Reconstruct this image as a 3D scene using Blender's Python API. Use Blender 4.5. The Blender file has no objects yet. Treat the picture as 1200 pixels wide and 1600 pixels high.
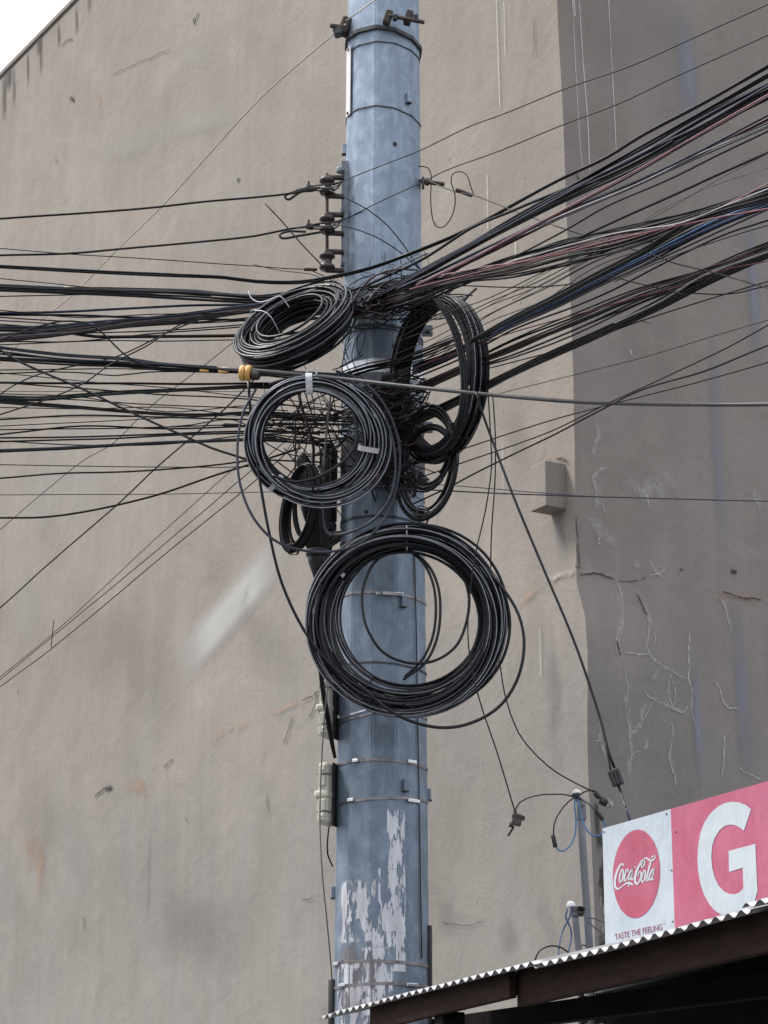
import bpy, bmesh, math, random
from mathutils import Vector, Matrix, noise

random.seed(7)
SC = bpy.context.scene
COL = SC.collection

# ------------------------------------------------------------------ camera
F = 3800.0                       # focal length in pixels of the 1200 x 1600 photograph
PITCH = math.radians(16.5)
CAM = Vector((0, 0, 1.6))
cam = bpy.data.cameras.new('camera')
cam.sensor_fit = 'VERTICAL'
cam.sensor_height = 36.0
cam.sensor_width = 27.0
cam.lens = F / 1600 * 36.0
cam.clip_end = 2000
co = bpy.data.objects.new('camera', cam)
COL.objects.link(co)
co.location = CAM
co.rotation_euler = (math.radians(90) + PITCH, 0, 0)
SC.camera = co
SC.render.resolution_x, SC.render.resolution_y = 768, 1024

# ------------------------------------------------------------------ light
SUN_DIR = Vector((-0.66, 0.13, 0.88)).normalized()
world = bpy.data.worlds.new('World')
SC.world = world
world.use_nodes = True
wn, wl = world.node_tree.nodes, world.node_tree.links
bg = wn['Background']
sky = wn.new('ShaderNodeTexSky')
sky.sky_type = 'NISHITA'
sky.sun_disc = False
sky.sun_elevation = math.asin(SUN_DIR.z)
sky.sun_rotation = math.atan2(SUN_DIR.x, SUN_DIR.y)
sky.dust_density = 4.0
sky.air_density = 1.2
bw = wn.new('ShaderNodeRGBToBW')
mul = wn.new('ShaderNodeMix'); mul.data_type = 'RGBA'; mul.blend_type = 'MULTIPLY'; mul.inputs[0].default_value = 1.0
mul.inputs[7].default_value = (0.95, 1.0, 1.09, 1)
mx = wn.new('ShaderNodeMix'); mx.data_type = 'RGBA'; mx.inputs[0].default_value = 0.82
wl.new(sky.outputs[0], bw.inputs[0])
wl.new(bw.outputs[0], mul.inputs[6])
wl.new(sky.outputs[0], mx.inputs[6])
wl.new(mul.outputs[2], mx.inputs[7])
# an even overcast veil over the clear sky
# (the standard overcast sky: three times as bright overhead as at the horizon)
veil = wn.new('ShaderNodeMix'); veil.data_type = 'RGBA'; veil.inputs[0].default_value = 0.85
wtc = wn.new('ShaderNodeTexCoord'); wsp = wn.new('ShaderNodeSeparateXYZ')
wl.new(wtc.outputs['Generated'], wsp.inputs[0])
wz = wn.new('ShaderNodeMath'); wz.operation = 'MAXIMUM'; wz.inputs[1].default_value = 0
wl.new(wsp.outputs[2], wz.inputs[0])
wg = wn.new('ShaderNodeMath'); wg.operation = 'MULTIPLY_ADD'; wg.inputs[1].default_value = 2 / 3; wg.inputs[2].default_value = 1 / 3
wl.new(wz.outputs[0], wg.inputs[0])
wc = wn.new('ShaderNodeMix'); wc.data_type = 'RGBA'; wc.blend_type = 'MULTIPLY'; wc.inputs[0].default_value = 1
wc.inputs[6].default_value = (9.6, 10.0, 10.7, 1)
wl.new(wg.outputs[0], wc.inputs[7])
wl.new(mx.outputs[2], veil.inputs[6])
wl.new(wc.outputs[2], veil.inputs[7])
wl.new(veil.outputs[2], bg.inputs[0])
bg.inputs[1].default_value = 0.125
sl = bpy.data.lights.new('sun', 'SUN')
sl.energy = 2.1
sl.angle = math.radians(14)
sl.color = (1.0, 0.95, 0.88)
so = bpy.data.objects.new('sun', sl)
COL.objects.link(so)
so.rotation_euler = SUN_DIR.to_track_quat('Z', 'Y').to_euler()
so.location = (-8, 4, 14)
SC.view_settings.view_transform = 'Standard'
SC.view_settings.look = 'None'
SC.view_settings.exposure = 0.86
SC.view_settings.gamma = 1.0
SC.view_settings.use_curve_mapping = False

# ------------------------------------------------------------------ pixel -> world helpers
CP, SP = math.cos(PITCH), math.sin(PITCH)
def ray(px, py):
    a = (px - 600) / F; b = (800 - py) / F
    return Vector((a, CP - b * SP, SP + b * CP))
def at(px, py, Y):
    r = ray(px, py)
    return CAM + r * (Y / r.y)
def onplane(px, py, p0, d, off=0.0):
    """ray meets the vertical plane through p0 (x, y) running along d (x, y); off moves it towards the camera side"""
    n = Vector((d[1], -d[0], 0)).normalized()
    q = Vector((p0[0], p0[1], 0))
    if n.dot(CAM - q) < 0: n = -n
    q = q + n * off
    r = ray(px, py)
    t = (q - Vector((CAM.x, CAM.y, 0))).dot(n) / r.dot(n)
    return CAM + r * t
def depth(P):
    v = P - CAM
    return v.y * CP + v.z * SP
def mpp(P):                       # metres per photo pixel at P
    return depth(P) / F

# ------------------------------------------------------------------ object helpers
def link(name, me, mat=None, parent=None, smooth=False):
    o = bpy.data.objects.new(name, me)
    COL.objects.link(o)
    if mat is not None and len(me.materials) == 0:
        me.materials.append(mat)
    if parent is not None:
        o.parent = parent
        o.matrix_parent_inverse = parent.matrix_basis.inverted()
    if smooth:
        me.polygons.foreach_set('use_smooth', [True] * len(me.polygons))
    return o
def tag(o, label=None, cat=None, group=None, kind=None):
    if label: o['label'] = label
    if cat: o['category'] = cat
    if group: o['group'] = group
    if kind: o['kind'] = kind
    return o
def empty(name, loc, label, cat, group=None):
    o = bpy.data.objects.new(name, None)
    COL.objects.link(o)
    o.location = loc
    o.empty_display_size = 0.1
    return tag(o, label, cat, group)
def mesh(name, verts, faces):
    me = bpy.data.meshes.new(name)
    me.from_pydata([tuple(v) for v in verts], [], faces)
    me.update()
    return me
def from_bm(name, bm):
    me = bpy.data.meshes.new(name)
    bm.normal_update()
    bm.to_mesh(me); bm.free()
    return me
def basis(x, y, z, o):
    M = Matrix.Identity(4)
    for i, v in enumerate((x, y, z)):
        M[0][i], M[1][i], M[2][i] = v
    M.translation = o
    return M
def bm_box(bm, size, M=Matrix.Identity(4), bevel=0.0, seg=2):
    r = bmesh.ops.create_cube(bm, size=1.0)
    vs = r['verts']
    bmesh.ops.scale(bm, vec=size, verts=vs)
    if bevel > 0:
        es = list({e for v in vs for e in v.link_edges})
        rb = bmesh.ops.bevel(bm, geom=es, offset=bevel, segments=seg, affect='EDGES', profile=0.5)
        vs = list(set(rb['verts']) | {v for v in vs if v.is_valid})
    bmesh.ops.transform(bm, matrix=M, verts=[v for v in vs if v.is_valid])
def box(name, size, M, mat, parent=None, bevel=0.0, seg=2):
    bm = bmesh.new()
    bm_box(bm, size, M, bevel, seg)
    return link(name, from_bm(name, bm), mat, parent)
def lathe(name, prof, M, mat, parent=None, seg=16, smooth=True):
    vs, fs = [], []
    n = len(prof)
    for r, z in prof:
        for k in range(seg):
            a = 2 * math.pi * k / seg
            vs.append(M @ Vector((r * math.cos(a), r * math.sin(a), z)))
    for i in range(n - 1):
        for k in range(seg):
            k2 = (k + 1) % seg
            fs.append((i * seg + k, i * seg + k2, (i + 1) * seg + k2, (i + 1) * seg + k))
    fs.append(tuple(range(seg))[::-1])
    fs.append(tuple(range((n - 1) * seg, n * seg)))
    me = mesh(name, vs, fs)
    return link(name, me, mat, parent, smooth)
def zalign(d, o):
    d = d.normalized()
    x = d.orthogonal().normalized()
    return basis(x, d.cross(x), d, o)
def rod(name, a, b, r, mat, parent=None, seg=10):
    L = (b - a).length
    return lathe(name, [(r * .8, 0), (r, r * .3), (r, L - r * .3), (r * .8, L)], zalign(b - a, a), mat, parent, seg)

def catmull(P, step):
    if len(P) == 2:
        n = max(2, int((P[1] - P[0]).length / step))
        return [P[0].lerp(P[1], i / n) for i in range(n + 1)]
    Q = [P[0] * 2 - P[1]] + P + [P[-1] * 2 - P[-2]]
    out = []
    for i in range(1, len(Q) - 2):
        p0, p1, p2, p3 = Q[i - 1], Q[i], Q[i + 1], Q[i + 2]
        t0 = 0.0
        t1 = t0 + max(1e-4, (p1 - p0).length) ** .5
        t2 = t1 + max(1e-4, (p2 - p1).length) ** .5
        t3 = t2 + max(1e-4, (p3 - p2).length) ** .5
        n = max(2, int((p2 - p1).length / step))
        for k in range(n):
            t = t1 + (t2 - t1) * k / n
            A1 = p0 * ((t1 - t) / (t1 - t0)) + p1 * ((t - t0) / (t1 - t0))
            A2 = p1 * ((t2 - t) / (t2 - t1)) + p2 * ((t - t1) / (t2 - t1))
            A3 = p2 * ((t3 - t) / (t3 - t2)) + p3 * ((t - t2) / (t3 - t2))
            B1 = A1 * ((t2 - t) / (t2 - t0)) + A2 * ((t - t0) / (t2 - t0))
            B2 = A2 * ((t3 - t) / (t3 - t1)) + A3 * ((t - t1) / (t3 - t1))
            out.append(B1 * ((t2 - t) / (t2 - t1)) + B2 * ((t - t1) / (t2 - t1)))
    out.append(P[-1].copy())
    return out
def tube_geo(P, r, sides=6, closed=False, base=0):
    vs, fs = [], []
    n = len(P)
    up = Vector((0.13, -0.2, 1)).normalized()
    x = None
    for i, p in enumerate(P):
        if closed: t = P[(i + 1) % n] - P[i - 1]
        else: t = P[min(i + 1, n - 1)] - P[max(i - 1, 0)]
        if t.length < 1e-9: t = Vector((0, 0, 1))
        t.normalize()
        if x is None: x = up.cross(t)
        if x.length < 1e-3: x = Vector((1, 0, 0)).cross(t)
        x = (x - t * x.dot(t))
        if x.length < 1e-6: x = t.orthogonal()
        x.normalize()
        y = t.cross(x)
        rr = r[i] if isinstance(r, (list, tuple)) else r
        for k in range(sides):
            a = 2 * math.pi * k / sides
            vs.append(p + x * (rr * math.cos(a)) + y * (rr * math.sin(a)))
    m = n if closed else n - 1
    for i in range(m):
        j = (i + 1) % n
        for k in range(sides):
            k2 = (k + 1) % sides
            fs.append((base + i * sides + k, base + i * sides + k2, base + j * sides + k2, base + j * sides + k))
    if not closed:
        fs.append(tuple(base + k for k in range(sides))[::-1])
        fs.append(tuple(base + (n - 1) * sides + k for k in range(sides)))
    return vs, fs
def tube(name, P, r, mat, parent=None, sides=6, closed=False):
    vs, fs = tube_geo(P, r, sides, closed)
    return link(name, mesh(name, vs, fs), mat, parent, True)

# ------------------------------------------------------------------ materials
def mat_new(name):
    m = bpy.data.materials.new(name)
    m.use_nodes = True
    nt = m.node_tree
    return m, nt.nodes, nt.links, nt.nodes['Principled BSDF']
def N(nodes, kind, **kw):
    n = nodes.new(kind)
    for k, v in kw.items():
        setattr(n, k, v)
    return n
def tex_noise(nodes, links, scale, detail=4, rough=.55, stretch=None, coord='Object', dist=0.0):
    tc = N(nodes, 'ShaderNodeTexCoord')
    mp = N(nodes, 'ShaderNodeMapping')
    if stretch: mp.inputs['Scale'].default_value = stretch
    links.new(tc.outputs[coord], mp.inputs[0])
    t = N(nodes, 'ShaderNodeTexNoise')
    t.inputs['Scale'].default_value = scale
    t.inputs['Detail'].default_value = detail
    t.inputs['Roughness'].default_value = rough
    t.inputs['Distortion'].default_value = dist
    links.new(mp.outputs[0], t.inputs['Vector'])
    return t
def ramp(nodes, links, src, stops):
    r = N(nodes, 'ShaderNodeValToRGB')
    el = r.color_ramp.elements
    while len(el) < len(stops): el.new(0.5)
    for e, (p, c) in zip(el, stops):
        e.position = p
        e.color = c if len(c) == 4 else (*c, 1)
    links.new(src, r.inputs[0])
    return r
def mixc(nodes, links, fac, a, b, mode='MIX'):
    m = N(nodes, 'ShaderNodeMix', data_type='RGBA', blend_type=mode)
    for sock, v in ((m.inputs[0], fac), (m.inputs[6], a), (m.inputs[7], b)):
        if hasattr(v, 'links'): links.new(v, sock)
        elif isinstance(v, (int, float)): sock.default_value = v
        else: sock.default_value = v if len(v) == 4 else (*v, 1)
    return m.outputs[2]
def bump(nodes, links, bsdf, h, strength, dist, prev=None):
    b = N(nodes, 'ShaderNodeBump')
    b.inputs['Strength'].default_value = strength
    b.inputs['Distance'].default_value = dist
    links.new(h, b.inputs['Height'])
    if prev: links.new(prev.outputs[0], b.inputs['Normal'])
    links.new(b.outputs[0], bsdf.inputs['Normal'])
    return b
def simple(name, col, rough=.6, metal=0.0, var=.25, scale=25, bumpy=0.0, spec=None, stretch=None):
    m, n, l, b = mat_new(name)
    t = tex_noise(n, l, scale, 4, .6, stretch)
    lo = tuple(c * (1 - var) for c in col); hi = tuple(min(1, c * (1 + var)) for c in col)
    r = ramp(n, l, t.outputs['Fac'], [(.3, lo), (.7, hi)])
    l.new(r.outputs[0], b.inputs['Base Color'])
    b.inputs['Roughness'].default_value = rough
    b.inputs['Metallic'].default_value = metal
    if spec is not None: b.inputs['Specular IOR Level'].default_value = spec
    if bumpy > 0: bump(n, l, b, t.outputs['Fac'], .6, bumpy)
    return m
M = {}
def cablemat(name, col, rough=.33, spec=.5):
    m, n, l, b = mat_new(name)
    t = tex_noise(n, l, 9, 5, .7)
    r = ramp(n, l, t.outputs['Fac'], [(.35, tuple(c * .75 for c in col)), (.7, tuple(min(1, c * 1.35 + .004) for c in col))])
    l.new(r.outputs[0], b.inputs['Base Color'])
    rr = ramp(n, l, t.outputs['Fac'], [(.3, (rough * .8,) * 3), (.7, (min(1, rough * 1.5),) * 3)])
    l.new(rr.outputs[0], b.inputs['Roughness'])
    b.inputs['Specular IOR Level'].default_value = spec
    M[name] = m
cablemat('strand', (.36, .37, .42), .35, .5)  # pale tone for the highlight lines painted along the coils
cablemat('black', (.0045, .0045, .0055), .3, .24)
cablemat('coilblack', (.004, .0045, .0068), .26, .32)
cablemat('brownblack', (.009, .0065, .006), .4, .22)
cablemat('dusty', (.022, .019, .018), .5, .3)
cablemat('bluegrey', (.028, .030, .048), .35, .4)
cablemat('navy', (.008, .012, .036), .3, .3)
cablemat('blue', (.02, .055, .16), .35)
cablemat('skyblue', (.055, .15, .31), .4)
cablemat('maroon', (.042, .011, .015), .4, .3)
cablemat('pink', (.25, .11, .13), .45)
cablemat('red', (.15, .03, .04), .45)
cablemat('mauve', (.065, .046, .054), .4, .35)
cablemat('grey', (.085, .078, .078), .35)
cablemat('greenblack', (.012, .03, .022), .35)
cablemat('pale', (.30, .29, .31), .4)
M['steelwire'] = simple('steelwire', (.42, .37, .32), .5, .3)
M['steel'] = simple('steel', (.62, .62, .64), .28, .9, .15, 60)
M['rust'] = simple('rust', (.062, .046, .040), .75, .2, .4, 60, .002)
M['darkmetal'] = simple('darkmetal', (.06, .062, .068), .55, .5, .4, 40)
M['galvbar'] = simple('galvbar', (.16, .18, .21), .5, .4, .3, 30)
M['porcelain'] = simple('porcelain', (.045, .032, .03), .35, 0, .4, 40)
M['tape'] = simple('tape', (.62, .62, .64), .45, 0, .15, 60)
M['yellow'] = simple('yellow', (.62, .36, .11), .45, 0, .2, 60)
M['cream'] = simple('cream', (.50, .48, .40), .55, 0, .15, 14, .001, None, (1, 1, .4))
M['rubber'] = simple('rubber', (.014, .013, .013), .55, 0, .4, 50, .001)
M['plasticwhite'] = simple('plasticwhite', (.72, .70, .70), .4, 0, .08, 20)
M['conduit'] = simple('conduit', (.145, .148, .172), .5, 0, .12, 14, 0, None, (1, 1, .2))
M['tagwhite'] = simple('tagwhite', (.66, .62, .64), .5, 0, .1, 80)

def decal(name, col, strength, lo, hi, scale, soft=.5, stretch=(1, 1, 1), col2=None, rough=.85, ends=None):
    """thin paint, stain, crack or painted light and shadow on a wall: alpha = soft edge (uv v) x noise breakup"""
    m, n, l, b = mat_new(name)
    tc = N(n, 'ShaderNodeUVMap')
    sep = N(n, 'ShaderNodeSeparateXYZ')
    l.new(tc.outputs[0], sep.inputs[0])
    def edge(sock, s):
        a = N(n, 'ShaderNodeMath', operation='MULTIPLY_ADD'); a.inputs[1].default_value = 2; a.inputs[2].default_value = -1
        l.new(sock, a.inputs[0])
        ab = N(n, 'ShaderNodeMath', operation='ABSOLUTE'); l.new(a.outputs[0], ab.inputs[0])
        mr = N(n, 'ShaderNodeMapRange', interpolation_type='SMOOTHSTEP')
        mr.inputs['From Min'].default_value = 1.0; mr.inputs['From Max'].default_value = 1.0 - s
        l.new(ab.outputs[0], mr.inputs['Value'])
        return mr.outputs[0]
    e1 = edge(sep.outputs[1], soft)
    e2 = edge(sep.outputs[0], ends if ends else min(1, soft))
    t = tex_noise(n, l, scale, 6, .65, stretch)
    mr = N(n, 'ShaderNodeMapRange', interpolation_type='SMOOTHSTEP')
    mr.inputs['From Min'].default_value = lo; mr.inputs['From Max'].default_value = hi
    l.new(t.outputs['Fac'], mr.inputs['Value'])
    p = N(n, 'ShaderNodeMath', operation='MULTIPLY'); l.new(e1, p.inputs[0]); l.new(e2, p.inputs[1])
    q = N(n, 'ShaderNodeMath', operation='MULTIPLY'); l.new(p.outputs[0], q.inputs[0]); l.new(mr.outputs[0], q.inputs[1])
    s = N(n, 'ShaderNodeMath', operation='MULTIPLY'); l.new(q.outputs[0], s.inputs[0]); s.inputs[1].default_value = strength
    l.new(s.outputs[0], b.inputs['Alpha'])
    if col2:
        t2 = tex_noise(n, l, scale * .6, 5, .6, stretch)
        rr = ramp(n, l, t2.outputs['Fac'], [(.38, col), (.62, col2)])
        l.new(rr.outputs[0], b.inputs['Base Color'])
    else:
        b.inputs['Base Color'].default_value = (*col, 1)
    b.inputs['Roughness'].default_value = rough
    M[name] = m
decal('limewhite', (.45, .42, .405), .62, .30, .64, 17, .95, ends=.6)
decal('limethin', (.48, .455, .435), .85, .34, .56, 34, .8, ends=.25)
decal('drip', (.60, .58, .57), .8, .2, .5, 9, .6, (1, 1, .3), ends=.12)
decal('bluestain', (.27, .285, .34), .65, .15, .6, 2.2, .95, (2, 2, .25))
decal('crackdark', (.035, .03, .028), .9, .32, .5, 34, .6, ends=.3)
decal('reflectionpaint', (.47, .465, .44), .8, .05, .45, 2.2, .75)  # tone of the reflected light painted on the street wall
decal('faintpatch', (.42, .42, .385), .38, .2, .6, 1.3, .9)
decal('damp', (.235, .21, .195), .36, .15, .7, 1.0, .95)
decal('dampshadow', (.25, .24, .24), .5, .3, .65, 4, .8, (1, 1, .5))  # grey stains, and the painted shadow below the beam stub
decal('sootdrip', (.06, .05, .047), .7, .20, .6, 5, .95, (4, 4, .25), ends=.8)
decal('rustpatch', (.40, .26, .18), .45, .3, .6, 6, .95)
decal('peel', (.56, .58, .63), .95, .47, .52, 16, .12, (1.6, 1.6, .42), (.36, .34, .37))
decal('peelwhite', (.64, .66, .72), .97, .45, .50, 19, .10, (1.7, 1.7, .38), (.50, .50, .54))
decal('peelgrime', (.22, .20, .21), .7, .40, .56, 12, .3, (1.5, 1.5, .35))
decal('moss', (.05, .045, .04), .8, .42, .55, 10, .5, (1, 1, .35), ends=.12)
decal('mosspale', (.42, .40, .33), .9, .5, .56, 13, .4, (1, 1, .3), ends=.12)

def wallmat(name, c_lo, c_hi, tint, streak, seed):
    m, n, l, b = mat_new(name)
    big = tex_noise(n, l, .55, 5, .6, None, 'Object', .6)
    r1 = ramp(n, l, big.outputs['Fac'], [(.32, c_lo), (.68, c_hi)])
    med = tex_noise(n, l, 2.3, 7, .68, None, 'Object', .3)
    r2 = ramp(n, l, med.outputs['Fac'], [(.3, (.90, .90, .90)), (.7, (1.07, 1.065, 1.06))])
    c = mixc(n, l, 1.0, r1.outputs[0], r2.outputs[0], 'MULTIPLY')
    st = tex_noise(n, l, 3.2, 5, .6, (2.6, 2.6, .13))
    r3 = ramp(n, l, st.outputs['Fac'], [(.35, (1 - streak, 1 - streak, 1 - streak)), (.65, (1 + streak, 1 + streak, 1 + streak))])
    c = mixc(n, l, 1.0, c, r3.outputs[0], 'MULTIPLY')
    tn = tex_noise(n, l, 1.1, 4, .6, (1, 1, .6))
    r4 = ramp(n, l, tn.outputs['Fac'], [(.45, (0, 0, 0)), (.75, (1, 1, 1))])
    c = mixc(n, l, r4.outputs[0], c, mixc(n, l, .35, c, tint))
    tcz = N(n, 'ShaderNodeTexCoord'); sz = N(n, 'ShaderNodeSeparateXYZ'); l.new(tcz.outputs['Object'], sz.inputs[0])
    az = N(n, 'ShaderNodeMath', operation='MULTIPLY_ADD'); l.new(big.outputs['Fac'], az.inputs[0]); az.inputs[1].default_value = 3.0; l.new(sz.outputs[2], az.inputs[2])
    mz = N(n, 'ShaderNodeMapRange', interpolation_type='SMOOTHSTEP'); mz.inputs['From Min'].default_value = 7.2; mz.inputs['From Max'].default_value = 5.6
    l.new(az.outputs[0], mz.inputs['Value'])
    c = mixc(n, l, mz.outputs[0], c, mixc(n, l, 1.0, c, (.93, .965, 1.0), 'MULTIPLY'))
    fine = tex_noise(n, l, 55, 5, .7)
    r5 = ramp(n, l, fine.outputs['Fac'], [(.3, (.96, .96, .96)), (.7, (1.04, 1.04, 1.04))])
    c = mixc(n, l, 1.0, c, r5.outputs[0], 'MULTIPLY')
    pits = tex_noise(n, l, 16, 3, .5, (1, 1, .55))
    r6 = ramp(n, l, pits.outputs['Fac'], [(.20, (.55, .53, .52)), (.27, (1, 1, 1))])
    c = mixc(n, l, 1.0, c, r6.outputs[0], 'MULTIPLY')
    l.new(c, b.inputs['Base Color'])
    b.inputs['Roughness'].default_value = .9
    b.inputs['Specular IOR Level'].default_value = .25
    b1 = bump(n, l, b, med.outputs['Fac'], .4, .04)
    trowel = tex_noise(n, l, 7, 4, .55, (1, 1, .35), 'Object', .8)
    b2 = bump(n, l, b, trowel.outputs['Fac'], .35, .008, b1)
    b3 = bump(n, l, b, fine.outputs['Fac'], .2, .003, b2)
    M[name] = m
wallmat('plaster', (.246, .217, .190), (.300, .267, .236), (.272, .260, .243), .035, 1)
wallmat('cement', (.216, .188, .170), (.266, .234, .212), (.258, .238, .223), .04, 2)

def polemat():
    m, n, l, b = mat_new('galvanised')
    a = tex_noise(n, l, 1.3, 4, .6, (2, 2, .5))
    r1 = ramp(n, l, a.outputs['Fac'], [(.30, (.176, .226, .288)), (.72, (.300, .366, .445))])
    s = tex_noise(n, l, 17, 5, .62, (1, 1, .6), 'Object', .5)
    r2 = ramp(n, l, s.outputs['Fac'], [(.33, (.80, .80, .82)), (.50, (.97, .97, .98)), (.66, (1.34, 1.32, 1.29))])
    c = mixc(n, l, 1.0, r1.outputs[0], r2.outputs[0], 'MULTIPLY')
    st = tex_noise(n, l, 8, 4, .6, (2, 2, .06))
    r3 = ramp(n, l, st.outputs['Fac'], [(.33, (.84, .84, .85)), (.66, (1.1, 1.1, 1.1))])
    c = mixc(n, l, 1.0, c, r3.outputs[0], 'MULTIPLY')
    # uneven darkening, full from coil height down to the foot
    tc = N(n, 'ShaderNodeTexCoord'); sp = N(n, 'ShaderNodeSeparateXYZ'); l.new(tc.outputs['Object'], sp.inputs[0])
    mr = N(n, 'ShaderNodeMapRange', interpolation_type='SMOOTHSTEP')
    mr.inputs['From Min'].default_value = 6.5; mr.inputs['From Max'].default_value = 5.2
    l.new(sp.outputs[2], mr.inputs['Value'])
    gm = N(n, 'ShaderNodeMath', operation='MULTIPLY'); l.new(mr.outputs[0], gm.inputs[0]); l.new(a.outputs['Fac'], gm.inputs[1])
    c = mixc(n, l, gm.outputs[0], c, mixc(n, l, 1.0, c, (.42, .43, .46), 'MULTIPLY'))
    l.new(c, b.inputs['Base Color'])
    b.inputs['Metallic'].default_value = .4
    rr = ramp(n, l, s.outputs['Fac'], [(.3, (.40,) * 3), (.7, (.58,) * 3)])
    l.new(rr.outputs[0], b.inputs['Roughness'])
    bump(n, l, b, s.outputs['Fac'], .25, .003)
    M['galv'] = m
polemat()
M['asphalt'] = simple('asphalt', (.05, .05, .052), .9, 0, .3, 30, .006)
M['pavement'] = simple('pavement', (.26, .25, .24), .9, 0, .2, 6, .004)
M['wood'] = simple('wood', (.034, .019, .014), .8, 0, .35, 7, .003, .12, (1, 1, 6))
M['darkwood'] = simple('darkwood', (.012, .009, .008), .85, 0, .4, 9, .003, .1)
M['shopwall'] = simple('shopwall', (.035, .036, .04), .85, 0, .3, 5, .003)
def zincmat():
    m, n, l, b = mat_new('zinc')
    t = tex_noise(n, l, 6, 5, .65)
    r = ramp(n, l, t.outputs['Fac'], [(.3, (.20, .20, .212)), (.65, (.33, .33, .345))])
    g = tex_noise(n, l, 2.2, 5, .7)
    r2 = ramp(n, l, g.outputs['Fac'], [(.5, (1, 1, 1)), (.75, (.72, .66, .62))])
    c = mixc(n, l, 1.0, r.outputs[0], r2.outputs[0], 'MULTIPLY')
    l.new(c, b.inputs['Base Color'])
    b.inputs['Metallic'].default_value = .35
    b.inputs['Roughness'].default_value = .45
    M['zinc'] = m
zincmat()
def printmat(name, col, fade):
    m, n, l, b = mat_new(name)
    t = tex_noise(n, l, 3.5, 4, .6, (1, 1, .8), 'Object', 1.2)
    r = ramp(n, l, t.outputs['Fac'], [(.3, col), (.72, fade)])
    d = tex_noise(n, l, 30, 4, .7, (1, 1, .3))
    r2 = ramp(n, l, d.outputs['Fac'], [(.25, (.86, .86, .87)), (.5, (1, 1, 1))])
    c = mixc(n, l, 1.0, r.outputs[0], r2.outputs[0], 'MULTIPLY')
    l.new(c, b.inputs['Base Color'])
    b.inputs['Roughness'].default_value = .45
    w = tex_noise(n, l, 5, 3, .5, (1, 1, .5), 'Object', 1.0)
    bump(n, l, b, w.outputs['Fac'], .35, .03)
    M[name] = m
printmat('signwhite', (.385, .44, .495), (.46, .505, .545))
printmat('signred', (.37, .062, .115), (.44, .115, .19))
printmat('signlogo', (.36, .058, .108), (.40, .09, .15))
printmat('signtext', (.27, .03, .08), (.28, .05, .10))
printmat('signletter', (.42, .475, .52), (.49, .53, .56))

# ------------------------------------------------------------------ the setting
SD = Vector((-math.sin(math.radians(31)), math.cos(math.radians(31)), 0))   # along the street, away from the camera
SE = Vector((math.cos(math.radians(31)), math.sin(math.radians(31)), 0))    # into the block
CORNER = at(900, 640, 13.5); CORNER.z = 0
ground = link('ground', mesh('ground', [(-150, -60, 0), (150, -60, 0), (150, 240, 0), (-150, 240, 0)], [(0, 1, 2, 3)]), M['asphalt'])
tag(ground, kind='structure')
pc = CORNER + SD * 4 - SE * 1.55
pave = box('pavement', (3.1, 44, .12), basis(SE, SD, Vector((0, 0, 1)), pc + Vector((0, 0, .06))), M['pavement'], None, .015)
tag(pave, kind='structure')

# corner line of the building is not plumb: shift along the street wall by height
def corner_shift(z):
    pts = [(0, .06), (3.3, .06), (4.1, .035), (4.9, .055), (5.2, -.035), (5.6, -.03), (6.4, -.02), (8.0, -.06), (9.0, -.10), (14, -.15)]
    for (a, va), (b, vb) in zip(pts, pts[1:]):
        if z <= b:
            t = max(0, (z - a) / (b - a))
            t = t * t * (3 - 2 * t)
            return -(va + (vb - va) * t)
    return .15
def fall(u, w):
    t = max(0.0, 1 - u / w)
    return t * t
CZ = [0, 1, 2]
def WL(px, py, off=.004):
    return onplane(px, py, CORNER, SD, off)
def WR(px, py, off=.004):
    P = onplane(px, py, CORNER, SE, off)
    u = (P - CORNER).dot(SE)
    sh = corner_shift(P.z) * fall(u, .6)
    n = -SD
    return P + SD * sh
HB = onplane(62, 60, CORNER, SD).z
building = empty('building', CORNER, 'tall windowless plastered building with cracked dark end wall behind the pole', 'building')
def wallgrid(name, ax, length, mat, is_left):
    nu, nv = 60, 60
    vs, fs = [], []
    for j in range(nv + 1):
        z = HB * j / nv
        for i in range(nu + 1):
            u = length * (i / nu) ** 1.8
            P = CORNER + ax * u + Vector((0, 0, z))
            ed = 0.006 * noise.noise(Vector((0, 0, z * 3.1))) + .004 * noise.noise(Vector((3, 0, z * 11)))
            if is_left: P += SD * ((corner_shift(z) + ed) * fall(u, 1.5))
            else: P += SD * ((corner_shift(z) + ed) * fall(u, .6))
            vs.append(P)
    for j in range(nv):
        for i in range(nu):
            a = j * (nu + 1) + i
            q = (a, a + 1, a + nu + 2, a + nu + 1)
            fs.append(q if not is_left else q[::-1])
    return link(name, mesh(name, vs, fs), mat, building, True)
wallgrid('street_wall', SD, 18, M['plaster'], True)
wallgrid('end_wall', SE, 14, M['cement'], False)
a = CORNER + SD * 18; b_ = CORNER + SD * 18 + SE * 14; c_ = CORNER + SE * 14
Z = Vector((0, 0, HB))
link('rear_wall', mesh('rear_wall', [a, b_, b_ + Z, a + Z, c_, c_ + Z], [(0, 1, 2, 3), (1, 4, 5, 2)]), M['cement'], building)
link('roof', mesh('roof', [CORNER + Z, a + Z, b_ + Z, c_ + Z], [(0, 1, 2, 3)]), M['cement'], building)
box('parapet_coping', (.16, 17.9, .05), basis(SE, SD, Vector((0, 0, 1)), CORNER + SD * 8.97 + SE * .06 + Vector((0, 0, HB + .027))), M['cement'], building, .008)
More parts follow.
